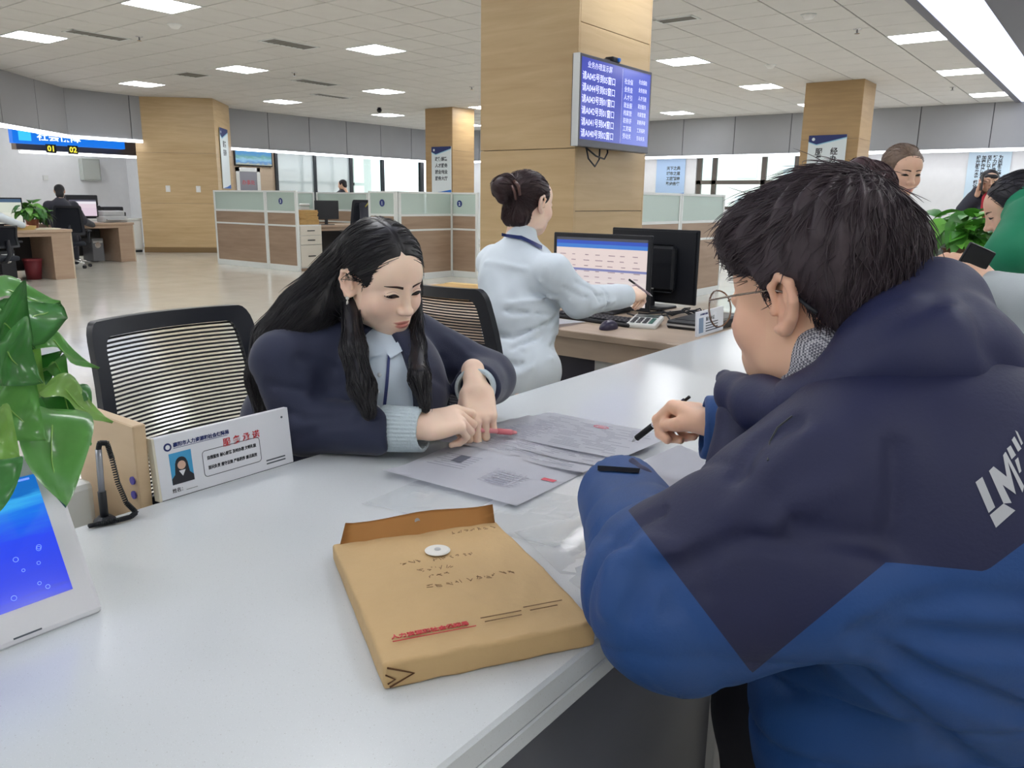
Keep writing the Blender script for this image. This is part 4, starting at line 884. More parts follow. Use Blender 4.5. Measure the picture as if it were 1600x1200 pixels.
for i in range(len(fine)-1):
    tt = (fine[min(i+1, len(fine)-1)]-fine[max(i-1, 0)]).normalized(); a = tt.orthogonal().normalized() if abs(tt.y) < .01 else tt.cross(Vector((0, 1, 0))).normalized(); b2 = tt.cross(a)
    for k in range(6): ang = 2*PI*k/6; coil.append(fine[i].lerp(fine[i+1], k/6)+(a*math.cos(ang)+b2*math.sin(ang))*.0034)
for p in coil: p.z = max(p.z, .0016)
MB().tube(coil, .0012, 4, caps=False).build('coiled_cord', m_dark, pn, smooth=True)
# tablet on the counter (faces the visitor)
tb = thing('tablet_stand', 'white framed tablet with a bright blue screen at the lower left', 'tablet', frame((.402, .93, .772), (1, 0, 0), (0, .098, .186)))
MB().box((-.30, 0, -.016), (0, .212, 0), .006, seg=2).build('housing', mat('tablet_white', (222, 222, 226), .35), tb)
def seascreen():
    M = bpy.data.materials.new('tablet_picture'); M.use_nodes = True; N = M.node_tree.nodes; L = M.node_tree.links; b = N['Principled BSDF']
    tc = N.new('ShaderNodeTexCoord'); sp = N.new('ShaderNodeSeparateXYZ'); L.new(tc.outputs['Generated'], sp.inputs[0])
    mp = N.new('ShaderNodeMapping'); mp.inputs['Scale'].default_value = (3, 14, 1); L.new(tc.outputs['Generated'], mp.inputs[0]); n = N.new('ShaderNodeTexNoise'); n.inputs['Scale'].default_value = 1.6; n.inputs['Detail'].default_value = 4; L.new(mp.outputs[0], n.inputs[0])
    m1 = N.new('ShaderNodeMath'); m1.operation = 'MULTIPLY_ADD'; m1.inputs[1].default_value = .22; L.new(n.outputs[0], m1.inputs[0]); L.new(sp.outputs[1], m1.inputs[2])
    cr = N.new('ShaderNodeValToRGB'); L.new(m1.outputs[0], cr.inputs[0]); e = cr.color_ramp.elements
    e[0].position = .05; e[0].color = (*lin((46, 62, 200)), 1); e[1].position = 1.1; e[1].color = (*lin((20, 110, 200)), 1)
    for p, c in ((.2, (34, 60, 235)), (.62, (20, 66, 246)), (.82, (24, 120, 240)), (.93, (60, 176, 244))): k = e.new(p); k.color = (*lin(c), 1)
    L.new(cr.outputs[0], b.inputs['Emission Color']); b.inputs['Emission Strength'].default_value = .95; b.inputs['Base Color'].default_value = (.02, .02, .03, 1); b.inputs['Roughness'].default_value = .12
    return M
MB().box((-.275, .038, 0), (-.026, .186, .0008)).build('display', seascreen(), tb)
mb = MB(); rnd = random.Random(4)
for i in range(12):
    c_ = (rnd.uniform(-.13, -.04), rnd.uniform(.045, .11)); r_ = rnd.uniform(.0015, .003); mb.tube([(c_[0]+r_*math.cos(a), c_[1]+r_*math.sin(a), .001) for a in [2*PI*k/10 for k in range(10)]], .0003, 4, closed=True)
mb.build('bubble_icons', mat('icon_glow', (120, 150, 250), .3, emit=(120, 150, 250), estr=.9), tb); MB().box((-.05, .181, .0008), (-.033, .1835, .001)).build('status_icons', MATS['icon_glow'], tb)
MB().box((-.2, -.0, -.09), (-.1, .004, -.016), .001).box((-.16, .0, -.016), (-.14, .1, -.02)).build('stand_foot', m_alu, tb); MB().box((-.10, .006, 0), (-.07, .008, .0006)).build('speaker_slot', m_ink, tb)
# white machine and white side desk behind the counter at the left
sd = thing('side_desk', 'glossy white side desk behind the counter at the left edge', 'desk', Matrix.Translation((-1.3, 1.3, 0)))
MB().box((0, 0, .69), (1.88, .85, .72), .004).build('desktop', mat('gloss_white', (222, 226, 226), .1), sd); MB().box((.05, .03, 0), (1.85, .06, .69)).build('front_panel', m_alu, sd); MB().box((1.82, .03, 0), (1.86, .82, .69)).build('end_panel', m_alu, sd)
wb = thing('card_printer', 'white machine behind the coiled cord pen', 'machine', rotz(.1, (.47, 1.30, .72))); MB().box((-.09, .0, 0), (.105, .2, .085), .012, seg=2).build('body', mat('machine_white', (226, 230, 228), .35), wb); MB().box((-.07, .03, .085), (.085, .17, .093), .003).build('lid', m_alu, wb)
# kraft folders stacked at the back of the clerk's desk
for i in range(3): kraft_env(rotz(PI/2+.06*i-.05, (3.3, 2.86, .751+.016*i)), .42, .36, .015, '%s yellow kraft folder of the pile behind the white shirt clerk' % ('lowest', 'middle', 'top')[i], 'kraft folders on the clerk desk')
office_chair(rotz(PI+.06, (1.01, 1.47, 0)), 'black mesh back office chair behind the name sign, left of the woman in the blazer', seat_h=.45, back=(.49, .46), bz=.09, tilt=.12, cords=40, arms=False)
office_chair(rotz(-PI/2-.05, (2.28, 1.80, 0)), 'black mesh office chair of the clerk in the white shirt', seat_h=.44, back=(.5, .47), bz=.08, tilt=.14, cords=40)
office_chair(rotz(-.35, (6.5, 14.75, 0)), 'dark office chair with chrome base of the far left clerk', mesh=False, seat_h=.46, back=(.5, .5)); office_chair(rotz(.3, (4.45, 12.45, 0)), 'dark office chair with chrome base at the left edge', mesh=False, seat_h=.42, back=(.46, .3)); office_chair(rotz(-.5, (9.95, 11.05, 0)), 'dark office chair draped with a jacket inside the left cubicle', mesh=False, seat_h=.5, back=(.5, .62))
# ---------------------------------------------------------------- glossy pothos at the left edge
pl = thing('potted_pothos', 'large leaved green plant at the left edge in front of the side desk', 'plant', Matrix.Translation((.3, 1.1, .771)))
MB().lathe([(.06, 0), (.085, .13), (.09, .13), (.09, .145), (.078, .145), (.075, .12)], n=24).build('pot', mat('pot_white', (225, 222, 214), .35), pl)
m_lf = [mat('pothos_dark', (88, 156, 82), .3, var=.2, vscale=18, coat=.3), mat('pothos_mid', (120, 184, 98), .3, var=.2, vscale=18, coat=.3), mat('pothos_light', (158, 204, 108), .32, var=.15, vscale=18, coat=.3)]
def leaf3(b0, t0, wid, k, roll=0, sag=.02, fold=.25):
    o = Vector((.3, 1.1, .771)); b0, t0 = Vector(b0)-o, Vector(t0)-o; ax = (t0-b0); L = ax.length; ax.normalize()
    view = (-(b0+o)+Vector((0, 0, CZ))).normalized(); sdv = ax.cross(view).normalized(); nm = sdv.cross(ax); sdv = (sdv*math.cos(roll)+nm*math.sin(roll)); nm = sdv.cross(ax)
    P = []
    for i in range(13):
        s = i/12; wv = wid*.5*(math.sin(PI*s**.62)**.8 if 0 < s < 1 else 0); c = b0+ax*(L*s)+Vector((0, 0, sag*math.sin(PI*s)*1.0))+nm*(.01*math.sin(s*7))
        P.append([c+sdv*(wv*q)+nm*(fold*wv*abs(q)+.0025*math.sin(q*4+s*9)) for q in (-1, -.66, -.33, 0, .33, .66, 1)])
    lf = MB().grid(P, .0008).build('leaf', m_lf[k], pl, smooth=True)
    MB().tube([b0+ax*(L*s)+Vector((0, 0, sag*math.sin(PI*s)))+nm*(.01*math.sin(s*7)-.0002) for s in [i/8 for i in range(9)]], [.0016*(1-.85*i/8) for i in range(9)], 5).build('midrib', m_lf[2], lf, smooth=True)
    MB().tube([Vector((0, 0, .13)), b0*.5+Vector((0, 0, .12)), b0], .0025, 5).build('stem', m_lf[2], pl, smooth=True)
for (bx_, by_, tx_, ty_, d0, d1, wd, k, rl) in (
    (30, 545, 95, 480, 1.22, 1.28, .085, 0, .5), (-20, 520, 50, 545, 1.1, 1.12, .11, 0, .2), (40, 540, 150, 580, 1.25, 1.3, .045, 1, .9), (60, 615, 172, 665, 1.2, 1.22, .055, 2, .9), (-30, 480, 95, 478, 1.3, 1.3, .06, 1, 1.0),
    (72, 640, 100, 798, 1.16, 1.05, .09, 1, .45), (80, 615, 140, 700, 1.24, 1.2, .07, 0, .6), (-10, 600, 60, 640, 1.12, 1.15, .08, 1, .2), (-30, 640, 70, 690, 1.08, 1.08, .085, 1, .3), (-20, 560, 60, 600, 1.05, 1.08, .09, 0, .4),
    (-40, 690, 30, 720, 1.05, 1.05, .07, 2, .4), (-15, 740, -5, 810, 1.0, .95, .06, 0, .0), (10, 575, 70, 620, 1.27, 1.27, .07, 2, .5), (55, 560, 72, 610, 1.3, 1.3, .06, 0, .2), (75, 575, 108, 605, 1.3, 1.3, .035, 1, .2), (-60, 500, 10, 500, 1.15, 1.2, .1, 1, .5), (20, 610, 90, 690, 1.3, 1.28, .075, 0, .4)):
    leaf3(at(bx_, by_, d=d0), at(tx_, ty_, d=d1), wd, k, rl)
# plant, tablet sign and papers far along the counter
plant(Matrix.Translation((7.3, 1.0, .771)), 'broad green plant in a brown pot far along the counter', 90, .36, .34, .2, 9, (.16, .14, .17), (122, 84, 66), greens=((78, 150, 48), (110, 176, 70), (60, 120, 40)))
plant(Matrix.Translation((10.6, 1.6, .72)), 'small plant in a brown pot below the woman on the phone', 30, .16, .16, .14, 12, (.1, .08, .2), (120, 70, 50), greens=((79, 120, 48), (111, 146, 70), (61, 100, 40)))
ts = thing('tablet_stand', 'white upright tablet sign in front of the broad green plant', 'tablet', frame((5.05, .72, .771), (.3, -1, 0), (.18, .1, 1))); MB().box((0, 0, -.012), (.13, .23, 0), .003).build('housing', m_acr, ts); MB().box((.012, .04, 0), (.118, .2, .001)).build('display', lit('notice_page', [(0, (210, 226, 246)), (.75, (120, 160, 220)), (.9, (230, 236, 248))], .8), ts); MB().box((.03, -.0, -.08), (.1, .004, -.012)).build('stand_foot', m_alu, ts)
wbx = thing('card_printer', 'white box shaped machine behind the man hood', 'machine', rotz(.05, (4.35, .98, .771))); MB().box((-.12, -.12, 0), (.12, .12, .12), .012, seg=2).build('body', MATS['machine_white'], wbx); MB().box((-.1, -.1, .12), (.1, .1, .126), .002).build('lid', m_alu, wbx)
sheet('paper_sheet', 'white sheet on the counter under the hand with the black phone', [(2.62, .78), (2.6, .5), (2.85, .47), (2.9, .76)], m_sheet, lambda u, v: .002+.001*math.sin(5*u+3*v), z=.772)
# ---------------------------------------------------------------- people: shared builders
def march(fn, pix, steps=70, t0=.2, tmax=12):
    """points where the view rays through the given photo pixels meet a shape (used to lay seams, prints and creases on it)"""
    R = np.array([list(_F+_R*((x-800)/FPX)-_U*((y-600)/FPX)) for x, y in pix], np.float32); R /= np.linalg.norm(R, axis=1)[:, None]
    o = np.array([0, 0, CZ], np.float32); t = np.full(len(R), t0, np.float32)
    for _ in range(steps): t = np.minimum(t+fn(o+R*t[:, None])*.8, tmax)
    ok = np.abs(fn(o+R*t[:, None])) < .006
    if ok.any() and not ok.all(): t[~ok] = np.median(t[ok])
    return o+R*t[:, None]
def arr(v): return np.array(list(v), np.float32)
def gauss(d, r): return np.exp(-(d/r)**2)
def polyd(P, pts):
    d = None
    for a, b in zip(pts, pts[1:]):
        e = cap(P, a, b, 0); d = e if d is None else np.minimum(d, e)
    return d
def sym(P):
    q = P.copy(); q[:, 0] = np.abs(q[:, 0]); return q
def head_sd(P, male=False, ears=True, neck=True, mouth=True):
    S = sym(P); x, y, z = P[:, 0], P[:, 1], P[:, 2]
    d = ell(P, (0, -.014, .035), (.074, .092, .082))
    d = sm(d, ell(P, (0, .026, -.028), (.061, .062, .078)), .03)
    d = sm(d, ell(P, (0, .050, .036), (.056, .036, .042)), .03)
    d = sm(d, ell(P, (0, .054, -.084), (.034 if male else .028, .033, .028)), .03)
    d = sm(d, ell(S, (.046 if male else .041, .004, -.062), (.02, .036, .03)), .03)
    d = sm(d, ell(S, (.036, .056, -.030), (.027, .024, .027)), .02)
    d = smx(d, -ell(S, (.032, .102, .007), (.019, .016, .012)), .014)
    d = sm(d, ell(S, (.0315, .0752, .004), (.0155, .0125, .0105)), .005)
    d = sm(d, cap(P, (0, .084, .014), (0, .1, -.028), .0065, .010), .013)
    d = sm(d, ell(P, (0, .1045, -.030), (.0105, .0105, .0092)), .007)
    d = sm(d, ell(S, (.0122, .0945, -.0335), (.0075, .0095, .007)), .006)
    d = smx(d, -ell(S, (.0062, .1, -.0405), (.0035, .005, .003)), .003)
    d = sm(d, ell(P, (0, .0735, -.065), (.026, .02, .02)), .014)
    d = sm(d, ell(S, (.0065, .0885, -.0612), (.0115, .0066, .0040)), .003)
    d = sm(d, ell(P, (0, .0875, -.0700), (.0140, .0076, .0048)), .003)
    if mouth: d = d+.0028*np.exp(-((z+.0655-4*x*x)/.0014)**2)*np.exp(-(x/.021)**4)*(y > .06)
    if neck: d = sm(d, cap(P, (0, -.024, -.05), (0, -.055, -.2), .054 if male else .046, .06 if male else .05), .025)
    if ears:
        c = (.0755, -.014, -.006); E = ell(S, c, (.0065, .019, .031), rotm(0, 0, .42) @ rotm(.18, 0, 0))
        rim = [(.079, -.002, -.004), (.083, .0, .016), (.0865, -.012, .0265), (.089, -.026, .019), (.089, -.030, .0), (.085, -.024, -.018), (.081, -.012, -.031), (.0785, -.004, -.03)]
        Rr = chain(S, rim, [.0035, .0038, .0042, .0046, .0044, .0046, .0062, .005], .004)
        ih = chain(S, [(.083, -.018, .013), (.085, -.021, .0), (.0825, -.016, -.012)], [.003, .0035, .0035], .004)
        E = sm(sm(E, Rr, .005), ih, .005); tr = ell(S, (.0795, .0005, -.010), (.004, .005, .006)); E = sm(E, tr, .004)
        E = smx(E, -ell(S, (.0855, -.010, -.006), (.006, .0075, .0105)), .004)
        d = sm(d, E, .006)
    return d
def front_y(fn, xz):
    """y of the face surface in front of (x, z), head-local"""
    n = len(xz); lo = np.zeros(n, np.float32)+.03; hi = np.zeros(n, np.float32)+.13
    X = np.array([a for a, _ in xz], np.float32); Z = np.array([b for _, b in xz], np.float32)
    y = hi.copy()
    for _ in range(60): y = y-np.maximum(fn(np.stack([X, y, Z], -1))*.7, -.001)
    return y
def decal(name, fn, top, bot, m, parent, M, off=.0006, cols=None):
    """strip lying on the face between two lists of (x, z)"""
    k = len(top); rows = []
    for s in (0, .5, 1):
        xz = [(a[0]*(1-s)+b[0]*s, a[1]*(1-s)+b[1]*s) for a, b in zip(top, bot)]; yy = front_y(fn, xz); rows.append([(x, float(y)+off*(1 if s == .5 else .4), z) for (x, z), y in zip(xz, yy)])
    return MB().grid(rows).build(name, m, parent, M, smooth=True)
def skinmat(name, base, lip=(196, 118, 112), cheek=(226, 160, 142)):
    return amat(name, base, [('blush', cheek, .4, .22), ('lips', lip, .25, .85)], .48, bump=.03, bscale=900, sss=.12, var=.025, vscale=20)
def head_attrs(L, k=1):
    S = sym(L); x, y, z = L[:, 0], L[:, 1], L[:, 2]
    up = 1-((S[:, 0]/.021)**2+((z+.0622)/.0044)**2); lo = 1-((x/.018)**2+((z+.0695)/.0060)**2)
    lips = np.where(y > .06, np.maximum(up, lo), -1); bl = 1-np.sqrt(((S[:, 0]-.045)/.03)**2+((z+.03)/.024)**2); bl = np.where(y > .02, bl, -1)
    ear = 1-np.sqrt(((S[:, 0]-.088)/.02)**2+((y+.015)/.03)**2+(z/.04)**2); bl = np.maximum(bl, ear*1.2)
    return np.clip(lips, -1, 1), np.clip(bl, -1, 1)
def hand_sd(P, curls, thumb, spread=(.06, .02, -.02, -.07), wrist=.045):
    """hand-local: wrist at the origin, fingers +y, back of the hand +z, thumb on +x (a left hand; hand() mirrors it); curls: three joint bends per finger (radians)"""
    d = rbx(P, (0, .05, 0), (.038, .044, .0135), .013); d = sm(d, ell(P, (.022, .032, -.008), (.018, .03, .014)), .012); d = sm(d, ell(P, (-.024, .034, -.006), (.014, .034, .012)), .012)
    bx = (.029, .0098, -.0096, -.0275); by = (.090, .094, .090, .081); ln = ((.043, .026, .020), (.047, .030, .021), (.043, .028, .021), (.034, .021, .019)); rr = (.0088, .0091, .0086, .0076)
    fs = None
    for i in range(4):
        p = np.array([bx[i], by[i]-.012, 0]); pts = [p.copy(), np.array([bx[i], by[i], .0005])]; a = 0; sp = spread[i]
        for j in range(3):
            a += curls[i][j]; dv = np.array([math.sin(sp)*math.cos(a), math.cos(sp)*math.cos(a), -math.sin(a)]); pts.append(pts[-1]+dv*ln[i][j])
        r = rr[i]; f = chain(P, pts, [r*1.05, r*1.1, r, r*.93, r*.8], .003)
        d = sm(d, f, .006) if fs is None else d
        fs = f if fs is None else sm(fs, f, .0012)
    d = sm(d, fs, .005)
    d = sm(d, chain(P, thumb, [.0135, .012, .0105, .0088], .004), .009)
    d = sm(d, cap(P, (0, .012, 0), (0, -wrist, .0), .0255, .027), .02)
    return d
def hand(curls, thumb, M, left=False, res=.0021, scale=1.0, **kw):
    V, Q = polymesh(lambda P: hand_sd(P, curls, thumb, **kw), (-.07, -.085, -.1), (.085, .2, .05), res)
    if not left: V = V*np.array([-1, 1, 1], np.float32); Q = Q[:, ::-1]
    return xf(V*scale, M), Q
def hframe(o, fwd, dorsal):
    f = Vector(fwd).normalized(); z = Vector(dorsal); z = (z-f*z.dot(f)).normalized(); x = f.cross(z)
    M = Matrix.Identity(4)
    for i in range(3): M[i][0], M[i][1], M[i][2] = x[i], f[i], z[i]
    M.translation = Vector(o); return M
def headframe(c, yaw, pitch, roll=0, s=1.0):
    """yaw: facing angle from +X (deg); pitch: looking down positive"""
    f = Vector((math.cos(math.radians(yaw))*math.cos(math.radians(pitch)), math.sin(math.radians(yaw))*math.cos(math.radians(pitch)), -math.sin(math.radians(pitch))))
    r = f.cross(Vector((0, 0, 1))).normalized(); u = r.cross(f); a = math.radians(roll); r, u = r*math.cos(a)+u*math.sin(a), u*math.cos(a)-r*math.sin(a)
    M = Matrix.Identity(4)
    for i in range(3): M[i][0], M[i][1], M[i][2] = r[i]*s, f[i]*s, u[i]*s
    M.translation = Vector(c); return M
class Person:
    def __init__(s, label, base, skin): s.t = thing('person', label, 'person', Matrix.Translation(Vector(base))); s.base = Vector(base); s.parts = []; s.lips = []; s.bl = []; s.skin = skin
    def add(s, V, Q, lips=None, bl=None):
        s.parts.append((V, Q)); s.lips.append(np.full(len(V), -1.) if lips is None else lips); s.bl.append(np.full(len(V), -1.) if bl is None else bl)
    def head(s, M, res, male=False, neck_to=None, **kw):
        fn = lambda P: head_sd(P, male, **kw); V, Q = polymesh(fn, (-.11, -.125, -.21), (.11, .13, .135), res); l, b = head_attrs(V); s.add(xf(V, M), Q, l, b); return fn
    def core(s, fn, lo, hi, res=.014):
        V, Q = polymesh(fn, lo, hi, res); s.add(V, Q)
    def body(s):
        V, Q = joinmesh('body', s.parts); me = npmesh('body', V-arr(s.base), Q); fattr(me, 'lips', np.concatenate(s.lips)); fattr(me, 'blush', np.concatenate(s.bl)); return link('body', me, s.skin, s.t)
    def loc(s, M=None): return Matrix.Translation(-s.base) @ (M if M is not None else Matrix.Identity(4))
    def cloth(s, name, fn, lo, hi, res, m, attrs=None, parent=None):
        V, Q = polymesh(fn, lo, hi, res); me = npmesh(name, V-arr(s.base), Q)
        for k, f in (attrs or {}).items(): fattr(me, k, f(V))
        return link(name, me, m, s.t if parent is None else parent)
def strands(name, roots, dirs, flow, length, seg, rad, m, parent, base, fn=None, lift=.0, seed=0, jitter=.25, grav=0):
    """hair strands: start at roots, follow flow(P) and stay on the surface fn=lift; one mesh"""
    r = np.random.RandomState(seed); n = len(roots); P = roots.astype(np.float32).copy(); L = (length*(.6+.8*r.random_sample(n))).astype(np.float32) if np.isscalar(length) else length
    jit = r.normal(size=(n, 3)).astype(np.float32)*jitter; pts = [P.copy()]; lf = (np.abs(r.normal(size=n))*lift).astype(np.float32)
    for k in range(seg):
        D = flow(P)+jit; D[:, 2] -= grav; D /= np.linalg.norm(D, axis=1)[:, None]+1e-9; P = P+D*(L/seg)[:, None]
        if fn is not None:
            e = np.float32(.002); d = fn(P); g = np.stack([fn(P+np.eye(3, dtype=np.float32)[a]*e)-d for a in range(3)], -1)/e; g /= np.linalg.norm(g, axis=1)[:, None]+1e-6
            P = P-g*(d-lf*(k+1)/seg-.0008)[:, None]*np.clip(1, 0, 1)
        pts.append(P.copy())
    return tubes(name, pts, rad, m, parent, base)
def tubes(name, pts, rad, m, parent, base, n3=3):
    pts = np.stack(pts, 1); n, k, _ = pts.shape
    T = np.gradient(pts, axis=1); T /= np.linalg.norm(T, axis=2, keepdims=True)+1e-9
    up = np.array([.3, .5, .8], np.float32); A = np.cross(T, up); A /= np.linalg.norm(A, axis=2, keepdims=True)+1e-9; B = np.cross(T, A)
    w = (np.sin(np.linspace(.35, PI*.97, k))**.6).astype(np.float32)*rad
    V = np.stack([pts+(A*math.cos(2*PI*j/n3)+B*math.sin(2*PI*j/n3))*w[None, :, None] for j in range(n3)], 2)   # n,k,3,3
    idx = np.arange(n*k*n3).reshape(n, k, n3); Q = []
    for j in range(n3):
        Q.append(np.stack([idx[:, :-1, j], idx[:, :-1, (j+1) % n3], idx[:, 1:, (j+1) % n3], idx[:, 1:, j]], -1).reshape(-1, 4))
    me = npmesh(name, V.reshape(-1, 3)-arr(base), np.concatenate(Q)); o = link(name, me, m, parent); o['kind'] = 'stuff'; return o
def hairmat(name, c, rough=.42):
    if name in MATS: return MATS[name]
    M = mat(name, c, rough, var=.25, vscale=60, spec=.5); return M
# ---------------------------------------------------------------- the seated visitor in the blue jacket
skin_m = skinmat('skin_man', (234, 188, 158))
man = Person('man in a navy and blue hooded jacket leaning on the counter with a pen', (1.05, -.25, 0), skin_m)
HM = headframe((.930, .272, 1.166), 75, 9, 0, 1.0); HMi = np.array(HM.inverted(), np.float32)
loc_m = lambda P: P @ HMi[:3, :3].T+HMi[:3, 3]
man.head(HM, .0022, True)
SL, EL, WL = arr(at(1345, 730, d=.88)), arr((.74, .345, .852)), arr((.905, .488, .86))
SR, ER, WR = arr((1.23, .10, 1.0)), arr((1.40, .27, .88)), arr(at(1124, 669, d=1.42))
PEL, MID, CHE, NK = arr((1.04, .02, .45)), arr((1.03, .06, .72)), arr((1.01, .06, .95)), arr((.965, .17, 1.06))
wu = (WL-EL)/np.linalg.norm(WL-EL); wru = (WR-ER)/np.linalg.norm(WR-ER)
def man_core(P):
    d = chain(P, [PEL, MID, CHE, NK], [.12, .12, .1, .055], .05); d = sm(d, chain(P, [SL, EL, WL], [.05, .045, .03], .02), .03); d = sm(d, chain(P, [SR, ER, WR], [.05, .04, .016], .02), .03)
    for hx in (1.08, 1.25): d = sm(d, chain(P, [(hx, -.1, .5), (hx, .26, .5), (hx, .24, .08)], [.08, .06, .04], .02), .03)
    return d
man.core(man_core, (.6, -.5, .03), (1.55, .7, 1.2))
# hands
HWR = at(1124, 664, d=1.40); hdir = (at(1060, 632, d=1.47)-HWR)
rc = ((.95, 1.25, .75), (1.15, 1.4, .8), (1.3, 1.45, .8), (1.35, 1.4, .8))
MR = hframe(HWR, hdir, Vector((.35, .5, .8)))
V, Q = hand(rc, [(.024, .028, -.01), (.043, .055, -.022), (.034, .088, -.034), (.018, .106, -.04)], MR, wrist=.03); man.add(V, Q)
MLh = hframe(WL, (.8, .5, -.18), (0, 0, 1)); V, Q = hand(((.2, .3, .2),)*4, [(.03, .03, -.01), (.055, .06, -.02), (.06, .085, -.02), (.06, .105, -.022)], MLh, left=True, res=.004); man.add(V, Q)
man.body()
# ---- jacket
def A_(x, y, d): return arr(at(x, y, d=d))
hood_pts = [A_(1180, 645, .95), A_(1262, 636, .90), A_(1350, 602, .88), A_(1415, 545, .90), A_(1450, 490, .96), A_(1430, 462, 1.04)]
CR, CU, CF = np.array(_R), np.array(_U), np.array(_F); camR = np.stack([CR, CU, CF], 1).astype(np.float32)
def man_jacket0(P):
    d = chain(P, [PEL, MID, CHE], [.2, .195, .15], .06)
    d = sm(d, cap(P, SL+arr((.05, -.0, .015)), SR, .095, .09), .05); d = sm(d, cap(P, CHE, NK, .13, .09), .05)
    d = sm(d, ell(P, A_(1480, 860, .92), (.13, .16, .2)), .06); d = sm(d, ell(P, (.985, .15, .66), (.19, .165, .24)), .05)
    dl = chain(P, [SL, EL], [.098, .088], .02); fa = smx(cap(P, EL, WL+wu*.1, .082, .057), (P-(WL+wu*.05)) @ wu, .006); fa = smx(fa, -cap(P, WL+wu*.025, WL+wu*.2, .047, .05), .004); dl = sm(dl, fa, .035)
    dl = sm(dl, ell(P, EL+arr((-.0, -.025, -.015)), (.085, .08, .08)), .04)
    dl = sm(dl, cap(P, EL+arr((.01, -.03, -.02)), A_(1340, 900, .86), .068, .08), .04)
    d = sm(d, dl, .02)
    fr = smx(cap(P, ER, WR+wru*.1, .08, .05), (P-(WR+wru*.03)) @ wru, .006); fr = smx(fr, -cap(P, WR+wru*.005, WR+wru*.2, .04, .042), .004)
    d = sm(d, sm(cap(P, SR, ER, .09, .08), fr, .03), .03)
    d = sm(d, chain(P, [A_(1165, 655, 1.0), A_(1170, 740, 1.0), A_(1180, 850, .99)], [.035, .045, .05], .03), .03)
    return d
def man_hood(P):
    d = chain(P, hood_pts, [.018, .03, .042, .05, .05, .042], .03)
    d = sm(d, ell(P, A_(1450, 565, .90), (.085, .07, .08), camR), .03); d = sm(d, ell(P, A_(1530, 605, .90), (.04, .042, .045), camR), .035)
    d = sm(d, ell(P, A_(1445, 475, .98), (.04, .04, .06), camR), .03)
    return d
man_jacket1 = man_jacket0
FOLDS = [  # pixel polylines of creases on the jacket: (points, depth, half width); negative depth = ridge
    ([(1245, 850), (1180, 842), (1130, 852), (1085, 875)], .010, .010), ([(1090, 872), (1060, 905), (1045, 950)], .010, .011), ([(1100, 868), (1060, 880), (1010, 905), (985, 960)], .009, .012),
    ([(1075, 870), (1010, 850), (960, 880), (950, 950)], -.006, .016), ([(985, 935), (983, 985), (988, 1030)], .007, .006), ([(1385, 845), (1300, 838), (1240, 825)], .007, .014), ([(1385, 860), (1400, 780), (1395, 700)], .006, .012),
    ([(1150, 740), (1180, 690), (1240, 660)], .007, .012), ([(1260, 690), (1200, 740), (1150, 800)], -.004, .02), ([(1370, 985), (1480, 1000), (1600, 1010)], .012, .014), ([(1350, 1000), (1450, 1060), (1600, 1120)], .012, .016), ([(1330, 1050), (1430, 1130), (1520, 1200)], .01, .018), ([(1400, 960), (1500, 930), (1600, 940)], .006, .012),
    ([(1105, 930), (1110, 880), (1130, 860)], .006, .008), ([(1310, 760), (1250, 780), (1200, 830)], -.004, .02)]
creases = None
def man_jacket(P):
    d = man_jacket1(P)+.0022*wob(P, 28, 1)+.0010*wob(P, 70, 2)
    k = np.abs(d) < .03
    if k.any():
        q = P[k]; t = (q-EL) @ wu; w1 = .55*wob(q, 22, 7); fold = (1-np.abs(np.sin(t*38+1.6*wob(q, 16, 4)+(q-EL)[:, 2]*9)))**3*gauss(t-.02, .09)*(cap(q, EL, WL, .11) < 0)
        ua = (SL-EL)/np.linalg.norm(SL-EL); t2 = (q-EL) @ ua; fold2 = (1-np.abs(np.sin(t2*26+2.2*wob(q, 13, 9)+(q-EL)[:, 0]*14)))**3*gauss(t2-.06, .1)*(cap(q, SL, EL, .12) < 0)
        tor = (1-np.abs(np.sin(q[:, 2]*34+q[:, 1]*10+2.4*wob(q, 9, 13))))**3*np.clip((.9-q[:, 2])*6, 0, 1)
        d = d.copy(); d[k] += .010*fold+.008*fold2+.008*tor
    if creases:
        near = np.abs(d) < .03
        if near.any():
            q = P[near]; add = np.zeros(len(q), np.float32)
            for pts, dep, r in creases: add += dep*gauss(polyd(q, pts), r)
            d = d.copy(); d[near] += add
    return d
cr = []
for pts, dep, r in FOLDS:
    fine_ = []
    for (x0, y0), (x1, y1) in zip(pts, pts[1:]):
        for k in range(3): fine_.append((x0+(x1-x0)*k/3, y0+(y1-y0)*k/3))
    cr.append((march(man_jacket1, fine_+[pts[-1]]), dep*1.9, r*.75))
creases = cr
def seam_plane(p, q, side):
    """plane through two points on the jacket, running away from the viewer; side = pixel on the positive side"""
    a, b = march(man_jacket1, [p, q]); mid = (a+b)/2-np.array([0, 0, CZ], np.float32); n = np.cross(b-a, mid); n /= np.linalg.norm(n)
    s = march(man_jacket1, [side])[0]; n = n*np.sign((s-a) @ n)
    return a, n.astype(np.float32)
PL = [seam_plane((1035, 868), (1175, 1052), (1000, 1000)), seam_plane((1175, 1052), (1385, 878), (1400, 1000)), seam_plane((1385, 878), (1540, 893), (1470, 1000)), seam_plane((1540, 893), (1598, 850), (1598, 1000))]
def blue_f(P):
    l = [(P-a) @ n for a, n in PL]; f = np.maximum(l[0], np.minimum(l[1], np.maximum(l[2], l[3])))
    f = np.maximum(f, np.where(cap(P, EL, WL, .12) < 0, cap(P, SL, EL-wu*.02, 0)-cap(P, EL+wu*.05, WL+wu*.05, 0)-.012, -1))
    rt = (P-ER) @ wru-.08; onr = cap(P, ER, WR, .075) < .02
    return np.where(onr, rt, np.where(P[:, 0] > 1.22, (P[:, 2] < .8)*.1-.05, f))
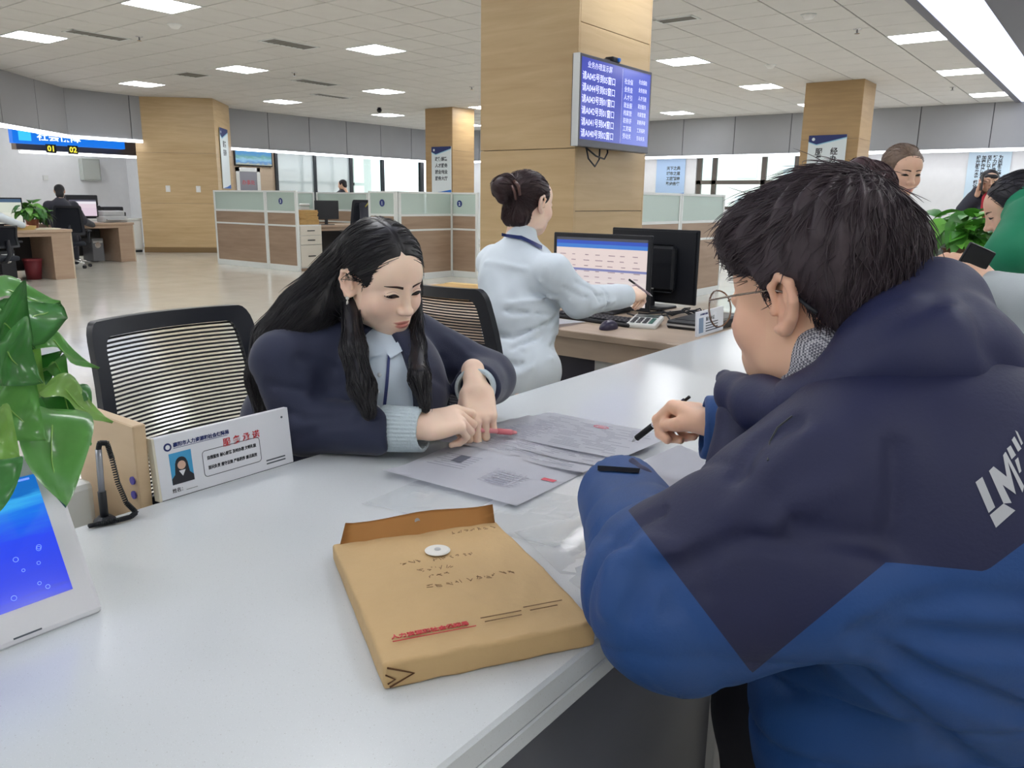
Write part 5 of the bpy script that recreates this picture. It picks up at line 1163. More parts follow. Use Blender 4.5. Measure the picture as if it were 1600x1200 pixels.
m_jk = amat('jacket_cloth', (25, 30, 68), [('blue', (25, 70, 130), 0)], .6, bump=.06, bscale=260, var=.05, vscale=9)
jk = man.cloth('jacket', man_jacket, (.55, -.3, .3), (1.56, .75, 1.22), .0065, m_jk, {'blue': blue_f})
hood_fold = None
def man_hood1(P): return man_hood(P)+.0025*wob(P, 26, 5)+.001*wob(P, 60, 6)
HF = [(march(man_hood, p), d_, r_) for p, d_, r_ in (([(1330, 560), (1400, 500), (1470, 470)], .006, .012), ([(1520, 470), (1545, 540), (1580, 600)], .006, .012), ([(1330, 600), (1430, 600), (1540, 640)], .005, .016), ([(1480, 480), (1515, 560), (1530, 620)], -.005, .01), ([(1240, 615), (1330, 575), (1420, 470)], -.003, .015))]
def man_hood2(P):
    d = man_hood1(P)
    for pts, dep, r in HF: d = d+dep*gauss(polyd(P, pts), r)
    return np.maximum(d, -(man_jacket0(P)+.02))
man.cloth('hood', man_hood2, (.6, -.08, .93), (1.2, .45, 1.33), .0055, amat('hood_cloth', (26, 32, 72), [], .6, bump=.06, bscale=260, var=.05, vscale=9), parent=jk)
# stand collar at the throat
cl = [A_(1133, 592, 1.03), A_(1150, 615, 1.0), A_(1190, 632, .95), A_(1240, 640, .9)]
man.cloth('collar', lambda P: chain(P, cl, [.012, .022, .03, .03], .02)+.001*wob(P, 60, 3), (.7, .1, .9), (1.15, .6, 1.2), .005, MATS['hood_cloth'], parent=jk)
def decal_px(name, fn, quads, m, parent, base, off=.0014, n=6):
    mb = MB()
    for q in quads:
        px = []
        for i in range(n+1):
            for j in range(n+1):
                u, v = i/n, j/n; a = [(q[0][k]*(1-u)+q[1][k]*u)*(1-v)+(q[3][k]*(1-u)+q[2][k]*u)*v for k in (0, 1)]; px.append(tuple(a))
        P = march(fn, px); e = np.float32(.004); d0 = fn(P); g = np.stack([fn(P+np.eye(3, dtype=np.float32)[a]*e)-d0 for a in range(3)], -1); g /= np.linalg.norm(g, axis=1)[:, None]+1e-9
        P = P+g*off-arr(base); mb.grid([[tuple(map(float, P[i*(n+1)+j])) for j in range(n+1)] for i in range(n+1)])
    return mb.build(name, m, parent, smooth=True)
LZ = lambda u, v: (1480+u/6, 640+v/6)
lg = [[(265, 682), (328, 632), (448, 915), (388, 968)], [(390, 578), (432, 535), (600, 875), (525, 880)], [(398, 988), (525, 880), (635, 945), (455, 1105)], [(432, 535), (555, 632), (640, 795), (515, 705)], [(520, 432), (542, 400), (640, 795), (555, 632)], [(535, 430), (545, 400), (716, 720), (700, 778)],
      [(555, 370), (590, 340), (640, 430), (600, 470)], [(600, 290), (625, 255), (690, 370), (660, 400)], [(632, 200), (655, 215), (705, 320), (690, 340)], [(630, 480), (660, 450), (690, 580), (672, 600)]]
decal_px('chest_logo' if False else 'back_logo', man_jacket, [[LZ(*p) for p in q] for q in lg], mat('reflective_print', (186, 188, 194), .45), jk, man.base)
# cuff strap with snap dots
cs = decal_px('cuff_strap', man_jacket, [[(935, 729), (1000, 734), (998, 741), (935, 737)]], mat('strap_black', (20, 22, 30), .9, spec=.1), jk, man.base, .002)
for x in (948, 957, 968): p = march(man_jacket, [(x, 734)])[0]; MB().sphere(Vector(map(float, p-arr(man.base))), .0016, 8, 6).build('snap', m_metal, cs)
tb_ = [A_(988, 722, 1.10), A_(1003, 748, 1.08), A_(1030, 792, 1.04)]; man.cloth('cuff_tab', lambda P: chain(P, tb_, [.006, .014, .004], .01), (.75, .3, .78), (1.1, .75, 1.0), .004, MATS['hood_cloth'], parent=jk)
# zip edge by the chin
zp = march(man_jacket, [(1238, 650), (1215, 668), (1203, 690), (1200, 720)]); MB().tube([Vector(map(float, p-arr(man.base))) for p in zp], .0011, 5).build('zip', m_darkm, jk)
# grey woven shirt collar at the nape
def tweed():
    M = bpy.data.materials.new('grey_weave'); M.use_nodes = True; N = M.node_tree.nodes; L = M.node_tree.links; b = N['Principled BSDF']; tc = N.new('ShaderNodeTexCoord'); mp = N.new('ShaderNodeMapping'); mp.inputs['Rotation'].default_value = (.4, .5, .6); L.new(tc.outputs['Object'], mp.inputs[0])
    c = N.new('ShaderNodeTexChecker'); c.inputs['Scale'].default_value = 420; L.new(mp.outputs[0], c.inputs[0]); c.inputs[1].default_value = (*lin((198, 198, 204)), 1); c.inputs[2].default_value = (*lin((96, 96, 108)), 1); L.new(c.outputs[0], b.inputs['Base Color']); b.inputs['Roughness'].default_value = .8; return M
sc = [A_(1245, 590, .94), A_(1285, 550, .93), A_(1330, 510, .95), A_(1370, 470, 1.0)]
man.cloth('shirt_collar', lambda P: chain(P, sc, [.018, .03, .036, .036], .02), (.75, .05, .98), (1.1, .45, 1.25), .005, tweed())
# trousers
def pants(P):
    d = None
    for hx in (1.08, 1.25):
        e = chain(P, [(hx, -.1, .5), (hx, .3, .53), (hx, .27, .1)], [.12, .1, .07], .03); d = e if d is None else sm(d, e, .03)
    return sm(d, ell(P, (1.05, -.05, .48), (.21, .19, .13)), .04)
man.cloth('trousers', pants, (.78, -.35, .03), (1.35, .45, .68), .012, mat('trousers_black', (26, 26, 34), .8))
for hx in (1.08, 1.25): MB().box((hx-.05-1.05, .15+.25, .0), (hx+.05-1.05, .42+.25, .085), .03, seg=3).build('shoe', m_dark, man.t, smooth=True)
# ---- hair
def man_hair0(P):
    q = loc_m(P)
    d = ell(q, (0, -.014, .053), (.088, .097, .09)); d = sm(d, ell(q, (0, -.064, .0), (.066, .04, .07)), .03); d = sm(d, ell(q, (-.01, .052, .072), (.074, .04, .044)), .03); d = sm(d, ell(q, (.02, -.07, .05), (.055, .04, .04)), .02)
    zmin = .034-.115/(1+np.exp((q[:, 1]+.034)/.006)); zmin = zmin-.03*np.exp(-((q[:, 1]-.012)/.012)**2)
    face = ell(q, (0, .105, -.02), (.07, .05, .07))
    return smx(smx(d, zmin-q[:, 2], .008), -face, .01)
def man_hair(P):
    q = loc_m(P); ph = np.arctan2(q[:, 0], q[:, 1]+.05)
    return man_hair0(P)+.0045*wob(P, 45, 11)+.003*np.sin(ph*22+6*wob(P, 20, 3))*np.clip(q[:, 2]*8, 0, 1)+.0015*wob(P, 150, 12)
hm = hairmat('hair_brown_black', (58, 47, 53), .5)
hr = man.cloth('hair', man_hair, (.75, .05, 1.0), (1.15, .5, 1.36), .0035, hm)
HV = np.array([v.co for v in hr.data.vertices], np.float32)+arr(man.base); r = np.random.RandomState(3)
ql = loc_m(HV); sel = np.where((ql[:, 2] > .0) | (ql[:, 1] < -.03))[0]; pick = r.choice(sel, 4200)
def flow_m(P):
    q = loc_m(P); w = q-np.array([.015, -.055, .13], np.float32); w[:, 1] += .035; w[:, 2] -= .03; w /= np.linalg.norm(w, axis=1)[:, None]+1e-6
    s = np.stack([w[:, 1], -w[:, 0], 0*w[:, 0]], -1)*.45*np.sin(q[:, :1]*60+q[:, 1:2]*45)
    return (w+s) @ np.array(HM, np.float32)[:3, :3].T
strands('hair_strands', HV[pick], None, flow_m, .042, 6, .0006, hm, hr, man.base, man_hair0, .005, 1, .22)
pick = r.choice(np.where(ql[:, 2] > .06)[0], 110); strands('loose_hair', HV[pick], None, flow_m, .06, 8, .00045, hm, hr, man.base, man_hair0, .014, 2, .4)
# ---- glasses (head-local)
gl = thing('glasses', '', '', None); bpy.data.objects.remove(gl)
gM = man.loc(HM); m_gold = mat('rim_metal', (150, 136, 126), .25, .9)
rim = lambda s: [(s*.033+.027*math.cos(a)*(1 if abs(math.cos(a)) < .9 else .97), .112-.008*abs(math.cos(a))*(1 if s*math.cos(a) > 0 else 0), -.006+.0225*math.sin(a)) for a in [2*PI*k/20 for k in range(20)]]
g = MB().tube(rim(1), .0011, 6, closed=True).tube(rim(-1), .0011, 6, closed=True).tube([(-.01, .113, .002), (0, .115, .005), (.01, .113, .002)], .0011, 6).build('glasses_frame', m_gold, man.t, gM, smooth=True)
for s in (-1, 1):
    MB().tube([(s*.057, .104, .003), (s*.068, .095, .006), (s*.076, .05, .010), (s*.081, .0, .013), (s*.083, -.018, .009)], .0013, 6).build('temple', m_gold, g, smooth=True)
    MB().tube([(s*.083, -.016, .010), (s*.0835, -.03, .004), (s*.083, -.045, -.008), (s*.082, -.052, -.014)], .0022, 6).build('temple_tip', m_dark, g, smooth=True)
    c0 = Vector((s*.033, .1115, -.004)); R_ = rim(s); mb = MB(); vc = mb.bm.verts.new(c0+Vector((0, .002, 0))); vs = [mb.bm.verts.new(p) for p in R_]
    for k in range(20): mb.bm.faces.new((vc, vs[k], vs[(k+1) % 20]))
    mb.build('lens', mat('lens_glass', (230, 238, 240), .03, alpha=.12, spec=.8), g)
# pen in the right hand
tip, top = at(988, 690, d=1.53), at(1090, 610, d=1.45); pd = (top-tip).normalized()
pen = thing('gel_pen', 'black and clear gel pen in the hand of the man', 'pen', Matrix.Translation(tip))
Z0 = Vector((0, 0, 0)); MB().cyl(Z0, pd*.012, .0012, .0045, 10).build('tip', m_metal, pen, smooth=True); MB().cyl(pd*.012, pd*.055, .0058, n=12).build('grip', mat('rubber_black', (22, 24, 26), .7), pen, smooth=True); MB().cyl(pd*.055, pd*.062, .0056, n=12).build('ring', m_chrome, pen, smooth=True)
MB().cyl(pd*.062, pd*.14, .0050, n=12).build('barrel', mat('barrel_dark', (60, 52, 70), .2), pen, smooth=True); MB().cyl(pd*.14, pd*.152, .003, n=10).build('button', m_dark, pen, smooth=True)
st = thing('stool', 'round dark stool under the seated man', 'stool', Matrix.Translation((1.05, -.06, 0))); MB().lathe([(.18, .33), (.19, .35), (.19, .37), (.17, .385)], n=24).build('seat', m_fab, st); MB().cyl((0, 0, .03), (0, 0, .34), .025, n=12).build('column', m_chrome, st); MB().lathe([(.2, 0), (.2, .012), (.03, .03)], n=24).build('foot', m_chrome, st)
# ---------------------------------------------------------------- the clerk in the navy blazer
skin_w = skinmat('skin_woman', (252, 218, 194), (204, 112, 104), (238, 176, 158))
wo = Person('woman in a navy blazer with long black hair leaning over the counter', (1.1, 1.45, 0), skin_w)
WM = headframe(at(598, 437, d=1.67), 262, 19, -3, .93); WMi = np.array(WM.inverted(), np.float32); loc_w = lambda P: P @ WMi[:3, :3].T+WMi[:3, 3]
wfn = wo.head(WM, .0021)
sR, sL = arr((.965, 1.325, .945)), arr((1.285, 1.245, .955)); eR, wR = arr(at(476, 664, d=1.665)), arr(at(652, 671, d=1.555)); eL, wL = arr((1.385, 1.12, .868)), arr(at(743, 606, d=1.68))
nb = arr((1.135, 1.285, .962)); lat = (sL-sR)/np.linalg.norm(sL-sR); frt = np.cross(np.array([0, 0, 1.]), lat); frt = (frt if frt[1] < 0 else -frt).astype(np.float32)
TOR = [arr((1.12, 1.51, .55)), arr((1.11, 1.42, .76)), arr((1.11, 1.345, .88)), arr((1.13, 1.315, .945))]
def w_core(P):
    d = chain(P, TOR, [.1, .09, .09, .05], .04); d = sm(d, chain(P, [sR, eR, wR], [.04, .03, .014], .02), .02); d = sm(d, chain(P, [sL, eL, wL], [.04, .03, .014], .02), .02)
    for hx in (1.0, 1.2): d = sm(d, chain(P, [(hx, 1.48, .48), (hx, 1.32, .47), (hx, 1.35, .06)], [.075, .05, .035], .02), .02)
    return d
wo.core(w_core, (.75, .98, .02), (1.5, 1.65, 1.1))
# right hand: loosely closed around the pink pen, index reaching to the paper
MRh = hframe(at(656, 666, d=1.55), at(720, 654, d=1.57)-at(656, 666, d=1.55), (-.45, -.25, .85))
V, Q = hand(((.55, .75, .45), (.85, 1.1, .6), (1.0, 1.2, .7), (1.1, 1.2, .7)), [(.022, .03, -.012), (.036, .06, -.026), (.034, .085, -.038), (.03, .104, -.046)], MRh, scale=.92, res=.002, wrist=.02); wo.add(V, Q)
MLw = hframe(at(743, 604, d=1.665), at(752, 660, d=1.62)-at(743, 604, d=1.665), (-.62, -.62, .45))
V, Q = hand(((.8, 1.0, .5), (.9, 1.1, .55), (.95, 1.1, .6), (1.0, 1.1, .6)), [(.024, .028, -.01), (.042, .05, -.02), (.05, .078, -.026), (.05, .1, -.03)], MLw, left=True, scale=.92, res=.002); wo.add(V, Q)
wo.body()
hl = wo.loc(WM); m_brow = mat('brow_brown', (70, 50, 46), .8); m_lash = mat('lash_black', (30, 22, 22), .6); m_eye = mat('eye_dark', (36, 24, 22), .2); m_scl = mat('eye_white', (226, 220, 214), .3)
def face_marks(fn, M, parent, gaze='down', brow=m_brow, k=1):
    for s in (1, -1):
        xs = [.012+.038*i/8 for i in range(9)]
        t_ = [(s*x, .0225+.004*math.sin(PI*min(1, (x-.013)/.034*.95))*.45+.0018*(1-abs(x-.025)/.03)) for x in xs]; b_ = [(s*x, a[1]-.0062*(1-.7*((x-.013)/.034)**2)) for x, a in zip(xs, t_)]
        decal('eyebrow', fn, t_, b_, brow, parent, M, .0009)
        ex = [.0165+.031*i/10 for i in range(11)]; cu = lambda x: math.sin(PI*(x-.0165)/.031)
        if gaze == 'down':
            tp = [(s*x, -.0002+.0066*cu(x)+.05*(x-.0315)) for x in ex]; bt_ = [(s*x, -.0014-.002*cu(x)+.05*(x-.0315)) for x in ex]; decal('eye', fn, tp, bt_, m_eye, parent, M, .0007)
            decal('eyelash', fn, [(a, b+.0016) for a, b in tp], [(a, b-.0002) for a, b in tp], m_lash, parent, M, .0012)
            decal('eyelid_crease', fn, [(a, b+.0062) for a, b in tp[1:]], [(a, b+.0056) for a, b in tp[1:]], mat('lid_fold', (176, 130, 112), .6), parent, M, .0006)
        else:
            tp = [(s*x, .001+.0052*cu(x)) for x in ex]; bt_ = [(s*x, .001-.0034*cu(x)) for x in ex]; decal('eye_white', fn, tp, bt_, m_scl, parent, M, .0006)
            ix = [.0315+.0052*math.cos(PI-PI*i/8) for i in range(9)]; hh = [math.sqrt(max(0, .0052**2-(x-.0315)**2)) for x in ix]; decal('iris', fn, [(s*x, .0018+min(h, .0042)) for x, h in zip(ix, hh)], [(s*x, .0018-min(h, .0038)) for x, h in zip(ix, hh)], m_eye, parent, M, .0012)
            decal('eyelash', fn, [(a, b+.0013) for a, b in tp], [(a, b-.0003) for a, b in tp], m_lash, parent, M, .0014)
face_marks(wfn, hl, wo.t)
# ---- shirt, blazer
def w_shirt(P):
    d = chain(P, TOR, [.125, .12, .118, .062], .04); d = sm(d, ell(P, A_(608, 612, 1.71), (.10, .15, .105), camR), .04); d = sm(d, cap(P, nb+arr((0, .01, -.03)), nb+arr((-.004, -.008, .012)), .058, .052), .02); return d+.0015*wob(P, 50, 3)
def w_open(P):
    q = P-A_(607, 600, 1.60); la = q @ lat.astype(np.float32); fr = (P-A_(608, 612, 1.72)) @ frt
    return np.maximum(np.abs(la)-(.046-.05*np.clip(P[:, 2]-.93, 0, .06)), -fr)
def w_blazer0(P):
    d = chain(P, TOR, [.15, .145, .138, .075], .04); d = sm(d, ell(P, A_(608, 612, 1.71), (.125, .155, .125), camR), .04); d = sm(d, cap(P, sR+arr((.02, 0, 0)), sL+arr((-.02, 0, 0)), .06, .06), .035)
    wd = (wR-eR)/np.linalg.norm(wR-eR); ar = sm(cap(P, sR, eR, .06, .058), smx(cap(P, eR, wR+wd*.03, .058, .053), (P-(wR-wd*.045)) @ wd, .005), .025); d = sm(d, ar, .025)
    wdl = (wL-eL)/np.linalg.norm(wL-eL); al = sm(cap(P, sL, eL, .06, .058), smx(cap(P, eL, wL+wdl*.03, .058, .048), (P-(wL-wdl*.012)) @ wdl, .005), .025); d = sm(d, al, .025)
    return d
WF = [([(470, 560), (520, 575), (545, 620)], .006, .012), ([(420, 600), (480, 612), (530, 600)], .006, .01), ([(430, 640), (480, 655), (540, 650)], .007, .01), ([(455, 690), (500, 668), (560, 660)], .006, .01), ([(690, 560), (730, 575), (765, 600)], .007, .01), ([(680, 590), (720, 610), (750, 605)], .006, .01), ([(700, 530), (740, 560), (775, 610)], -.004, .012)]
WFc = [(march(w_blazer0, p), a, b) for p, a, b in WF]
def w_blazer(P):
    d = smx(w_blazer0(P), -w_open(P), .008)+.0018*wob(P, 35, 8)+.0008*wob(P, 90, 9)
    for p, a, b in WFc: d = d+a*gauss(polyd(P, p), b)
    return d
m_bl = amat('blazer_wool', (36, 42, 68), [], .75, bump=.1, bscale=500, sheen=.25, var=.05)
m_sh = amat('shirt_lightblue', (204, 218, 232), [], .7, bump=.05, bscale=600, var=.03)
bz = wo.cloth('blazer', w_blazer, (.76, .95, .4), (1.5, 1.68, 1.1), .006, m_bl)
sh = wo.cloth('shirt', w_shirt, (.85, 1.0, .42), (1.3, 1.65, 1.1), .006, m_sh)
wdR = (wR-eR)/np.linalg.norm(wR-eR); wdL = (wL-eL)/np.linalg.norm(wL-eL); m_knit = mat('knit_blue_white', (198, 212, 218), .85, bump=.3, bscale=300)
def cuffR(P):
    a = cap(P, wR-wdR*.075, wR+wdR*.012, .046, .043); a = smx(a, -cap(P, wR-wdR*.1, wR+wdR*.05, .037, .037), .003); sx_ = np.cross(wdR, [0, 0, 1]); sx_ /= np.linalg.norm(sx_); ph = np.arctan2((P-wR) @ np.cross(sx_, wdR).astype(np.float32), (P-wR) @ sx_.astype(np.float32))
    return np.maximum(a+.0013*np.sin(ph*34), np.abs((P-(wR-wdR*.028)) @ wdR)-.042)
def cuffL(P):
    b = cap(P, wL-wdL*.04, wL+wdL*.012, .043, .043); b = smx(b, -cap(P, wL-wdL*.06, wL+wdL*.05, .035, .036), .003); return np.maximum(b, np.abs((P-(wL-wdL*.005)) @ wdL)-.017)
wo.cloth('knit_cuff', cuffR, wR-.1, wR+.1, .0026, m_knit); wo.cloth('knit_cuff', cuffL, wL-.09, wL+.09, .0028, m_knit)
both = lambda P: np.minimum(w_shirt(P), head_sd(loc_w(P), ears=False))
for q in ([(536, 494), (551, 498), (596, 556), (566, 566)], [(604, 552), (634, 524), (632, 548), (610, 562)]):
    decal_px('collar', both, [q], m_sh, sh, wo.base, .007, 5)
for y in (586, 612, 636):
    p = march(w_shirt, [(593 if y < 600 else 590, y)])[0]; MB().sphere(Vector(map(float, p-arr(wo.base))), .0045, 10, 6).build('button', mat('button_pearl', (220, 226, 232), .3), sh, smooth=True)
decal_px('lanyard', w_shirt, [[(606, 556), (610, 556), (607, 600), (602, 600)], [(602, 600), (607, 600), (602, 648), (597, 648)]], m_navy, wo.t, wo.base, .004)
# ---- long hair
hb_ = hairmat('hair_black', (30, 28, 32), .4)
HA = [A_(585, 385, 1.73), A_(535, 440, 1.73), A_(480, 490, 1.72), A_(435, 535, 1.71), A_(415, 590, 1.69), A_(412, 650, 1.67)]; HB = [A_(548, 480, 1.66), A_(552, 545, 1.60), A_(566, 605, 1.55), A_(576, 645, 1.52)]; HC = [A_(650, 470, 1.73), A_(648, 540, 1.65), A_(655, 590, 1.57), A_(664, 635, 1.54)]
HD = [A_(500, 480, 1.67), A_(490, 560, 1.63), A_(520, 640, 1.57)]
def w_cap(P):
    q = loc_w(P); d = ell(q, (0, -.02, .042), (.088, .1, .086)); d = sm(d, ell(q, (0, -.075, -.03), (.075, .045, .09)), .03); d = sm(d, ell(q, (-.07, .0, -.03), (.02, .045, .06)), .02)
    d = smx(d, -ell(q, (.004, .115, -.028), (.056, .07, .088)), .008)
    d = smx(d, -ell(q, (.085, .006, -.012), (.035, .032, .036)), .008)      # tucked behind her right ear
    part = np.abs(q[:, 0]-.006)*(q[:, 2] > .05)+.2*(q[:, 2] <= .05); return d+.003*gauss(part, .004)
def w_hair0(P):
    d = w_cap(P); d = sm(d, chain(P, HA, [.06, .058, .055, .045, .032, .012], .03), .03); d = sm(d, chain(P, HB, [.016, .022, .022, .01], .02), .02); d = sm(d, chain(P, HC, [.014, .018, .018, .008], .02), .015); return d
def w_hair(P): return w_hair0(P)+.0016*wob(P, 60, 4)+.001*wob(P, 160, 6)
hw = wo.cloth('hair', w_hair, (.82, .98, .82), (1.45, 1.55, 1.3), .004, hb_)
HVw = np.array([v.co for v in hw.data.vertices], np.float32)+arr(wo.base)
def chain_flow(P, chains):
    best = np.full(len(P), 1e9, np.float32); D = np.zeros_like(P)
    for ch in chains:
        for a, b in zip(ch, ch[1:]):
            e = cap(P, a, b, 0); k = e < best; best[k] = e[k]; D[k] = (b-a)/np.linalg.norm(b-a)
    return D, best
def flow_w(P):
    q = loc_w(P); D, best = chain_flow(P, [HA, HB, HC]); c = np.stack([np.sign(q[:, 0]-.006)*.7, -.45+0*q[:, 0], -.6+0*q[:, 0]], -1) @ np.array(WM, np.float32)[:3, :3].T/.98
    w = np.clip((q[:, 2]+.03)/.06, 0, 1)[:, None]; return D*(1-w)+c*w
r = np.random.RandomState(8); qw = loc_w(HVw); okh = np.where((ell(qw, (.004, .115, -.028), (.056, .07, .088)) > .014) & (ell(qw, (.085, .006, -.012), (.035, .032, .036)) > .016))[0]; pk = r.choice(okh, 3000); strands('hair_strands', HVw[pk], None, flow_w, .11, 7, .0009, hb_, hw, wo.base, w_hair0, .003, 4, .1)
pp = march(w_hair0, [(524, 409), (529, 418), (541, 441)]); MB().tube([Vector(map(float, p-arr(wo.base)))+Vector((-.002, -.003, .001)) for p in pp], .0018, 6).build('hair_pin', m_chrome, wo.t, smooth=True)
MB().sphere((.083, -.006, -.036), .0045, 10, 8).sphere((.083, -.004, -.048), (.003, .003, .008), 8, 6).build('earring', mat('pearl', (232, 228, 222), .2), wo.t, hl, smooth=True)
def skirt(P):
    d = None
    for hx in (1.0, 1.2):
        e = chain(P, [(hx, 1.5, .5), (hx, 1.31, .5), (hx, 1.33, .1)], [.1, .075, .055], .03); d = e if d is None else sm(d, e, .03)
    return d
wo.cloth('trousers', skirt, (.85, 1.2, .03), (1.35, 1.66, .64), .012, MATS['blazer_wool'])
for hx in (-.1, .1): MB().box((hx-.04, -.3, 0), (hx+.04, -.06, .07), .025, seg=3).build('shoe', m_dark, wo.t, smooth=True)
# pink pen
a, b = at(807, 676, z=.795), at(742, 671, z=.812); pd = (b-a).normalized()
pp_ = thing('highlighter_pen', 'pink pen in the hand of the woman in the blazer', 'pen', Matrix.Translation(a)); m_pk = mat('pink_plastic', (240, 156, 160), .35)
MB().cyl((0, 0, 0), pd*.012, .003, .0055, 12).build('tip', m_pk, pp_, smooth=True); MB().cyl(pd*.012, pd*.045, .0062, n=12).build('cap', mat('pink_cap', (232, 128, 138), .35), pp_, smooth=True); MB().cyl(pd*.045, pd*.13, .0056, n=12).build('barrel', m_pk, pp_, smooth=True)
# ---------------------------------------------------------------- the clerk in the white shirt, seen from behind
w2 = Person('woman in a white shirt with a hair bun working at the monitor, seen from behind', (2.3, 1.7, 0), skin_w)
BM = headframe(at(826, 318, d=2.93), -8, 6, 0, .97); BMi = np.array(BM.inverted(), np.float32); loc_b = lambda P: P @ BMi[:3, :3].T+BMi[:3, 3]
w2.head(BM, .004, mouth=False)
bS, bE, bW = A_(866, 425, 2.74), A_(905, 470, 2.78), A_(978, 462, 3.0); bS2, bE2 = A_(772, 410, 2.95), A_(800, 480, 3.1)
b_ch, b_wa, b_hp = A_(812, 440, 2.86), A_(812, 545, 2.78), A_(812, 610, 2.72)
def b_core(P): return sm(chain(P, [b_hp, b_wa, b_ch, A_(812, 380, 2.9)], [.05, .05, .05, .045], .03), chain(P, [bS, bE, bW], [.04, .035, .025], .02), .02)
w2.core(b_core, (1.9, 1.3, .4), (3.0, 2.1, 1.2))
MB2 = hframe(at(980, 461, d=3.0), at(1012, 455, d=3.1)-at(980, 461, d=3.0), (-.5, -.3, .8)); V, Q = hand(((.7, .9, .5), (.9, 1.0, .5), (1, 1, .5), (1, 1, .5)), [(.024, .028, -.01), (.042, .05, -.02), (.05, .078, -.026), (.05, .1, -.03)], MB2, scale=.9, res=.004); w2.add(V, Q)
for sx_ in (-1, 1): w2.core(lambda P: chain(P, [(2.32, 1.7+.1*sx_, .47), (2.58, 1.7+.1*sx_, .47), (2.6, 1.7+.1*sx_, .05)], [.07, .055, .035], .02), (2.2, 1.5, .0), (2.75, 1.95, .6), .02)
w2.body()
def b_shirt0(P):
    d = ell(P, b_ch, (.15, .16, .1), camR); d = sm(d, ell(P, A_(812, 500, 2.82), (.14, .16, .105), camR), .05); d = sm(d, ell(P, A_(815, 580, 2.76), (.14, .13, .11), camR), .05)
    d = sm(d, cap(P, bS2, bS, .058, .055), .06); d = sm(d, cap(P, A_(812, 395, 2.9), A_(815, 368, 2.9), .065, .055), .03)
    wd = (bW-bE)/np.linalg.norm(bW-bE); d = sm(d, sm(cap(P, bS, bE, .058, .056), smx(cap(P, bE, bW+wd*.04, .055, .042), (P-(bW-wd*.0)) @ wd, .005), .03), .03); d = sm(d, cap(P, bS2, bE2, .06, .05), .03)
    return d
BF = [([(750, 480), (800, 488), (860, 492)], .007, .010), ([(752, 470), (800, 474), (868, 466)], -.006, .008), ([(755, 520), (800, 528), (866, 500)], .007, .010), ([(760, 535), (820, 545), (870, 520)], -.006, .008), ([(765, 560), (810, 572), (865, 540)], .006, .010), ([(775, 590), (815, 585), (862, 560)], -.006, .008), ([(790, 600), (830, 575), (870, 515)], -.006, .008), ([(800, 545), (840, 530), (872, 490)], .006, .008), ([(760, 410), (800, 416), (820, 420)], -.004, .010), ([(830, 455), (860, 470), (872, 480)], .006, .008), ([(845, 440), (868, 455)], -.005, .008), ([(900, 440), (925, 452), (935, 468)], .006, .008), ([(890, 470), (930, 480), (960, 470)], -.005, .008), ([(880, 450), (910, 465), (950, 462)], .005, .007), ([(940, 450), (950, 465), (945, 480)], .005, .006)]
BFc = [(march(b_shirt0, p), a_ * 1.7, b_) for p, a_, b_ in BF]
def b_shirt(P):
    d = b_shirt0(P)+.003*wob(P, 40, 21)+.0014*wob(P, 95, 22)
    for p, a_, b_ in BFc: d = d+a_*gauss(polyd(P, p), b_)
    return d
m_ws = amat('shirt_white', (216, 226, 234), [], .65, bump=.04, bscale=500, var=.02)
bs = w2.cloth('shirt', b_shirt, (1.95, 1.3, .5), (3.05, 2.15, 1.25), .0085, m_ws)
decal_px('neck_ribbon', b_shirt, [[(785, 366), (815, 370), (815, 376), (785, 371)], [(815, 370), (846, 386), (846, 392), (815, 376)]], m_navy, w2.t, w2.base, .006, 4)
def b_hair(P):
    q = loc_b(P); d = ell(q, (0, -.02, .036), (.083, .099, .082)); d = sm(d, ell(q, (0, -.06, -.05), (.062, .045, .05)), .03); d = smx(d, -ell(q, (0, .11, -.035), (.085, .075, .1)), .01)
    zc = -.005-.09/(1+np.exp((q[:, 1]+.03)/.006)); d = smx(d, zc-q[:, 2], .01)
    return d
bun = [A_(806, 300, 2.86), A_(792, 285, 2.85), A_(783, 292, 2.84), A_(786, 308, 2.84)]
def b_hair1(P): return sm(b_hair(P), chain(P, bun, [.02, .03, .034, .024], .015), .012)+.0015*wob(P, 90, 6)
hbr = hairmat('hair_dark_brown', (54, 36, 38), .45); bh_ = w2.cloth('hair', b_hair1, (2.1, 1.55, 1.05), (2.6, 2.05, 1.42), .005, hbr)
HVb = np.array([v.co for v in bh_.data.vertices], np.float32)+arr(w2.base); pk = r.choice(len(HVb), 900); tgt = bun[0]
strands('hair_strands', HVb[pk], None, lambda P: (tgt-P)/(np.linalg.norm(tgt-P, axis=1)[:, None]+1e-6), .06, 5, .0012, hbr, bh_, w2.base, b_hair1, .002, 5, .15)
MB().tube([Vector(at(803, 283, d=2.82))-w2.base, Vector(at(810, 290, d=2.80))-w2.base, Vector(at(812, 305, d=2.81))-w2.base], .006, 6).tube([Vector(at(800, 290, d=2.81))-w2.base, Vector(at(804, 300, d=2.80))-w2.base, Vector(at(806, 312, d=2.81))-w2.base], .005, 6).build('claw_clip', mat('clip_tortoise', (92, 62, 56), .3), w2.t, smooth=True)
w2.cloth('trousers', lambda P: sm(ell(P, (2.32, 1.7, .5), (.17, .19, .1)), sm(chain(P, [(2.34, 1.6, .49), (2.6, 1.6, .49), (2.62, 1.6, .08)], [.09, .075, .055], .02), chain(P, [(2.34, 1.8, .49), (2.6, 1.8, .49), (2.62, 1.8, .08)], [.09, .075, .055], .02), .02), .03), (2.05, 1.4, .03), (2.75, 2.0, .68), .014, mat('trousers_navy', (34, 36, 52), .75))
for yy in (-.1, .1): MB().box((.24, yy-.04, 0), (.46, yy+.04, .07), .025, seg=3).build('shoe', m_dark, w2.t, smooth=True)
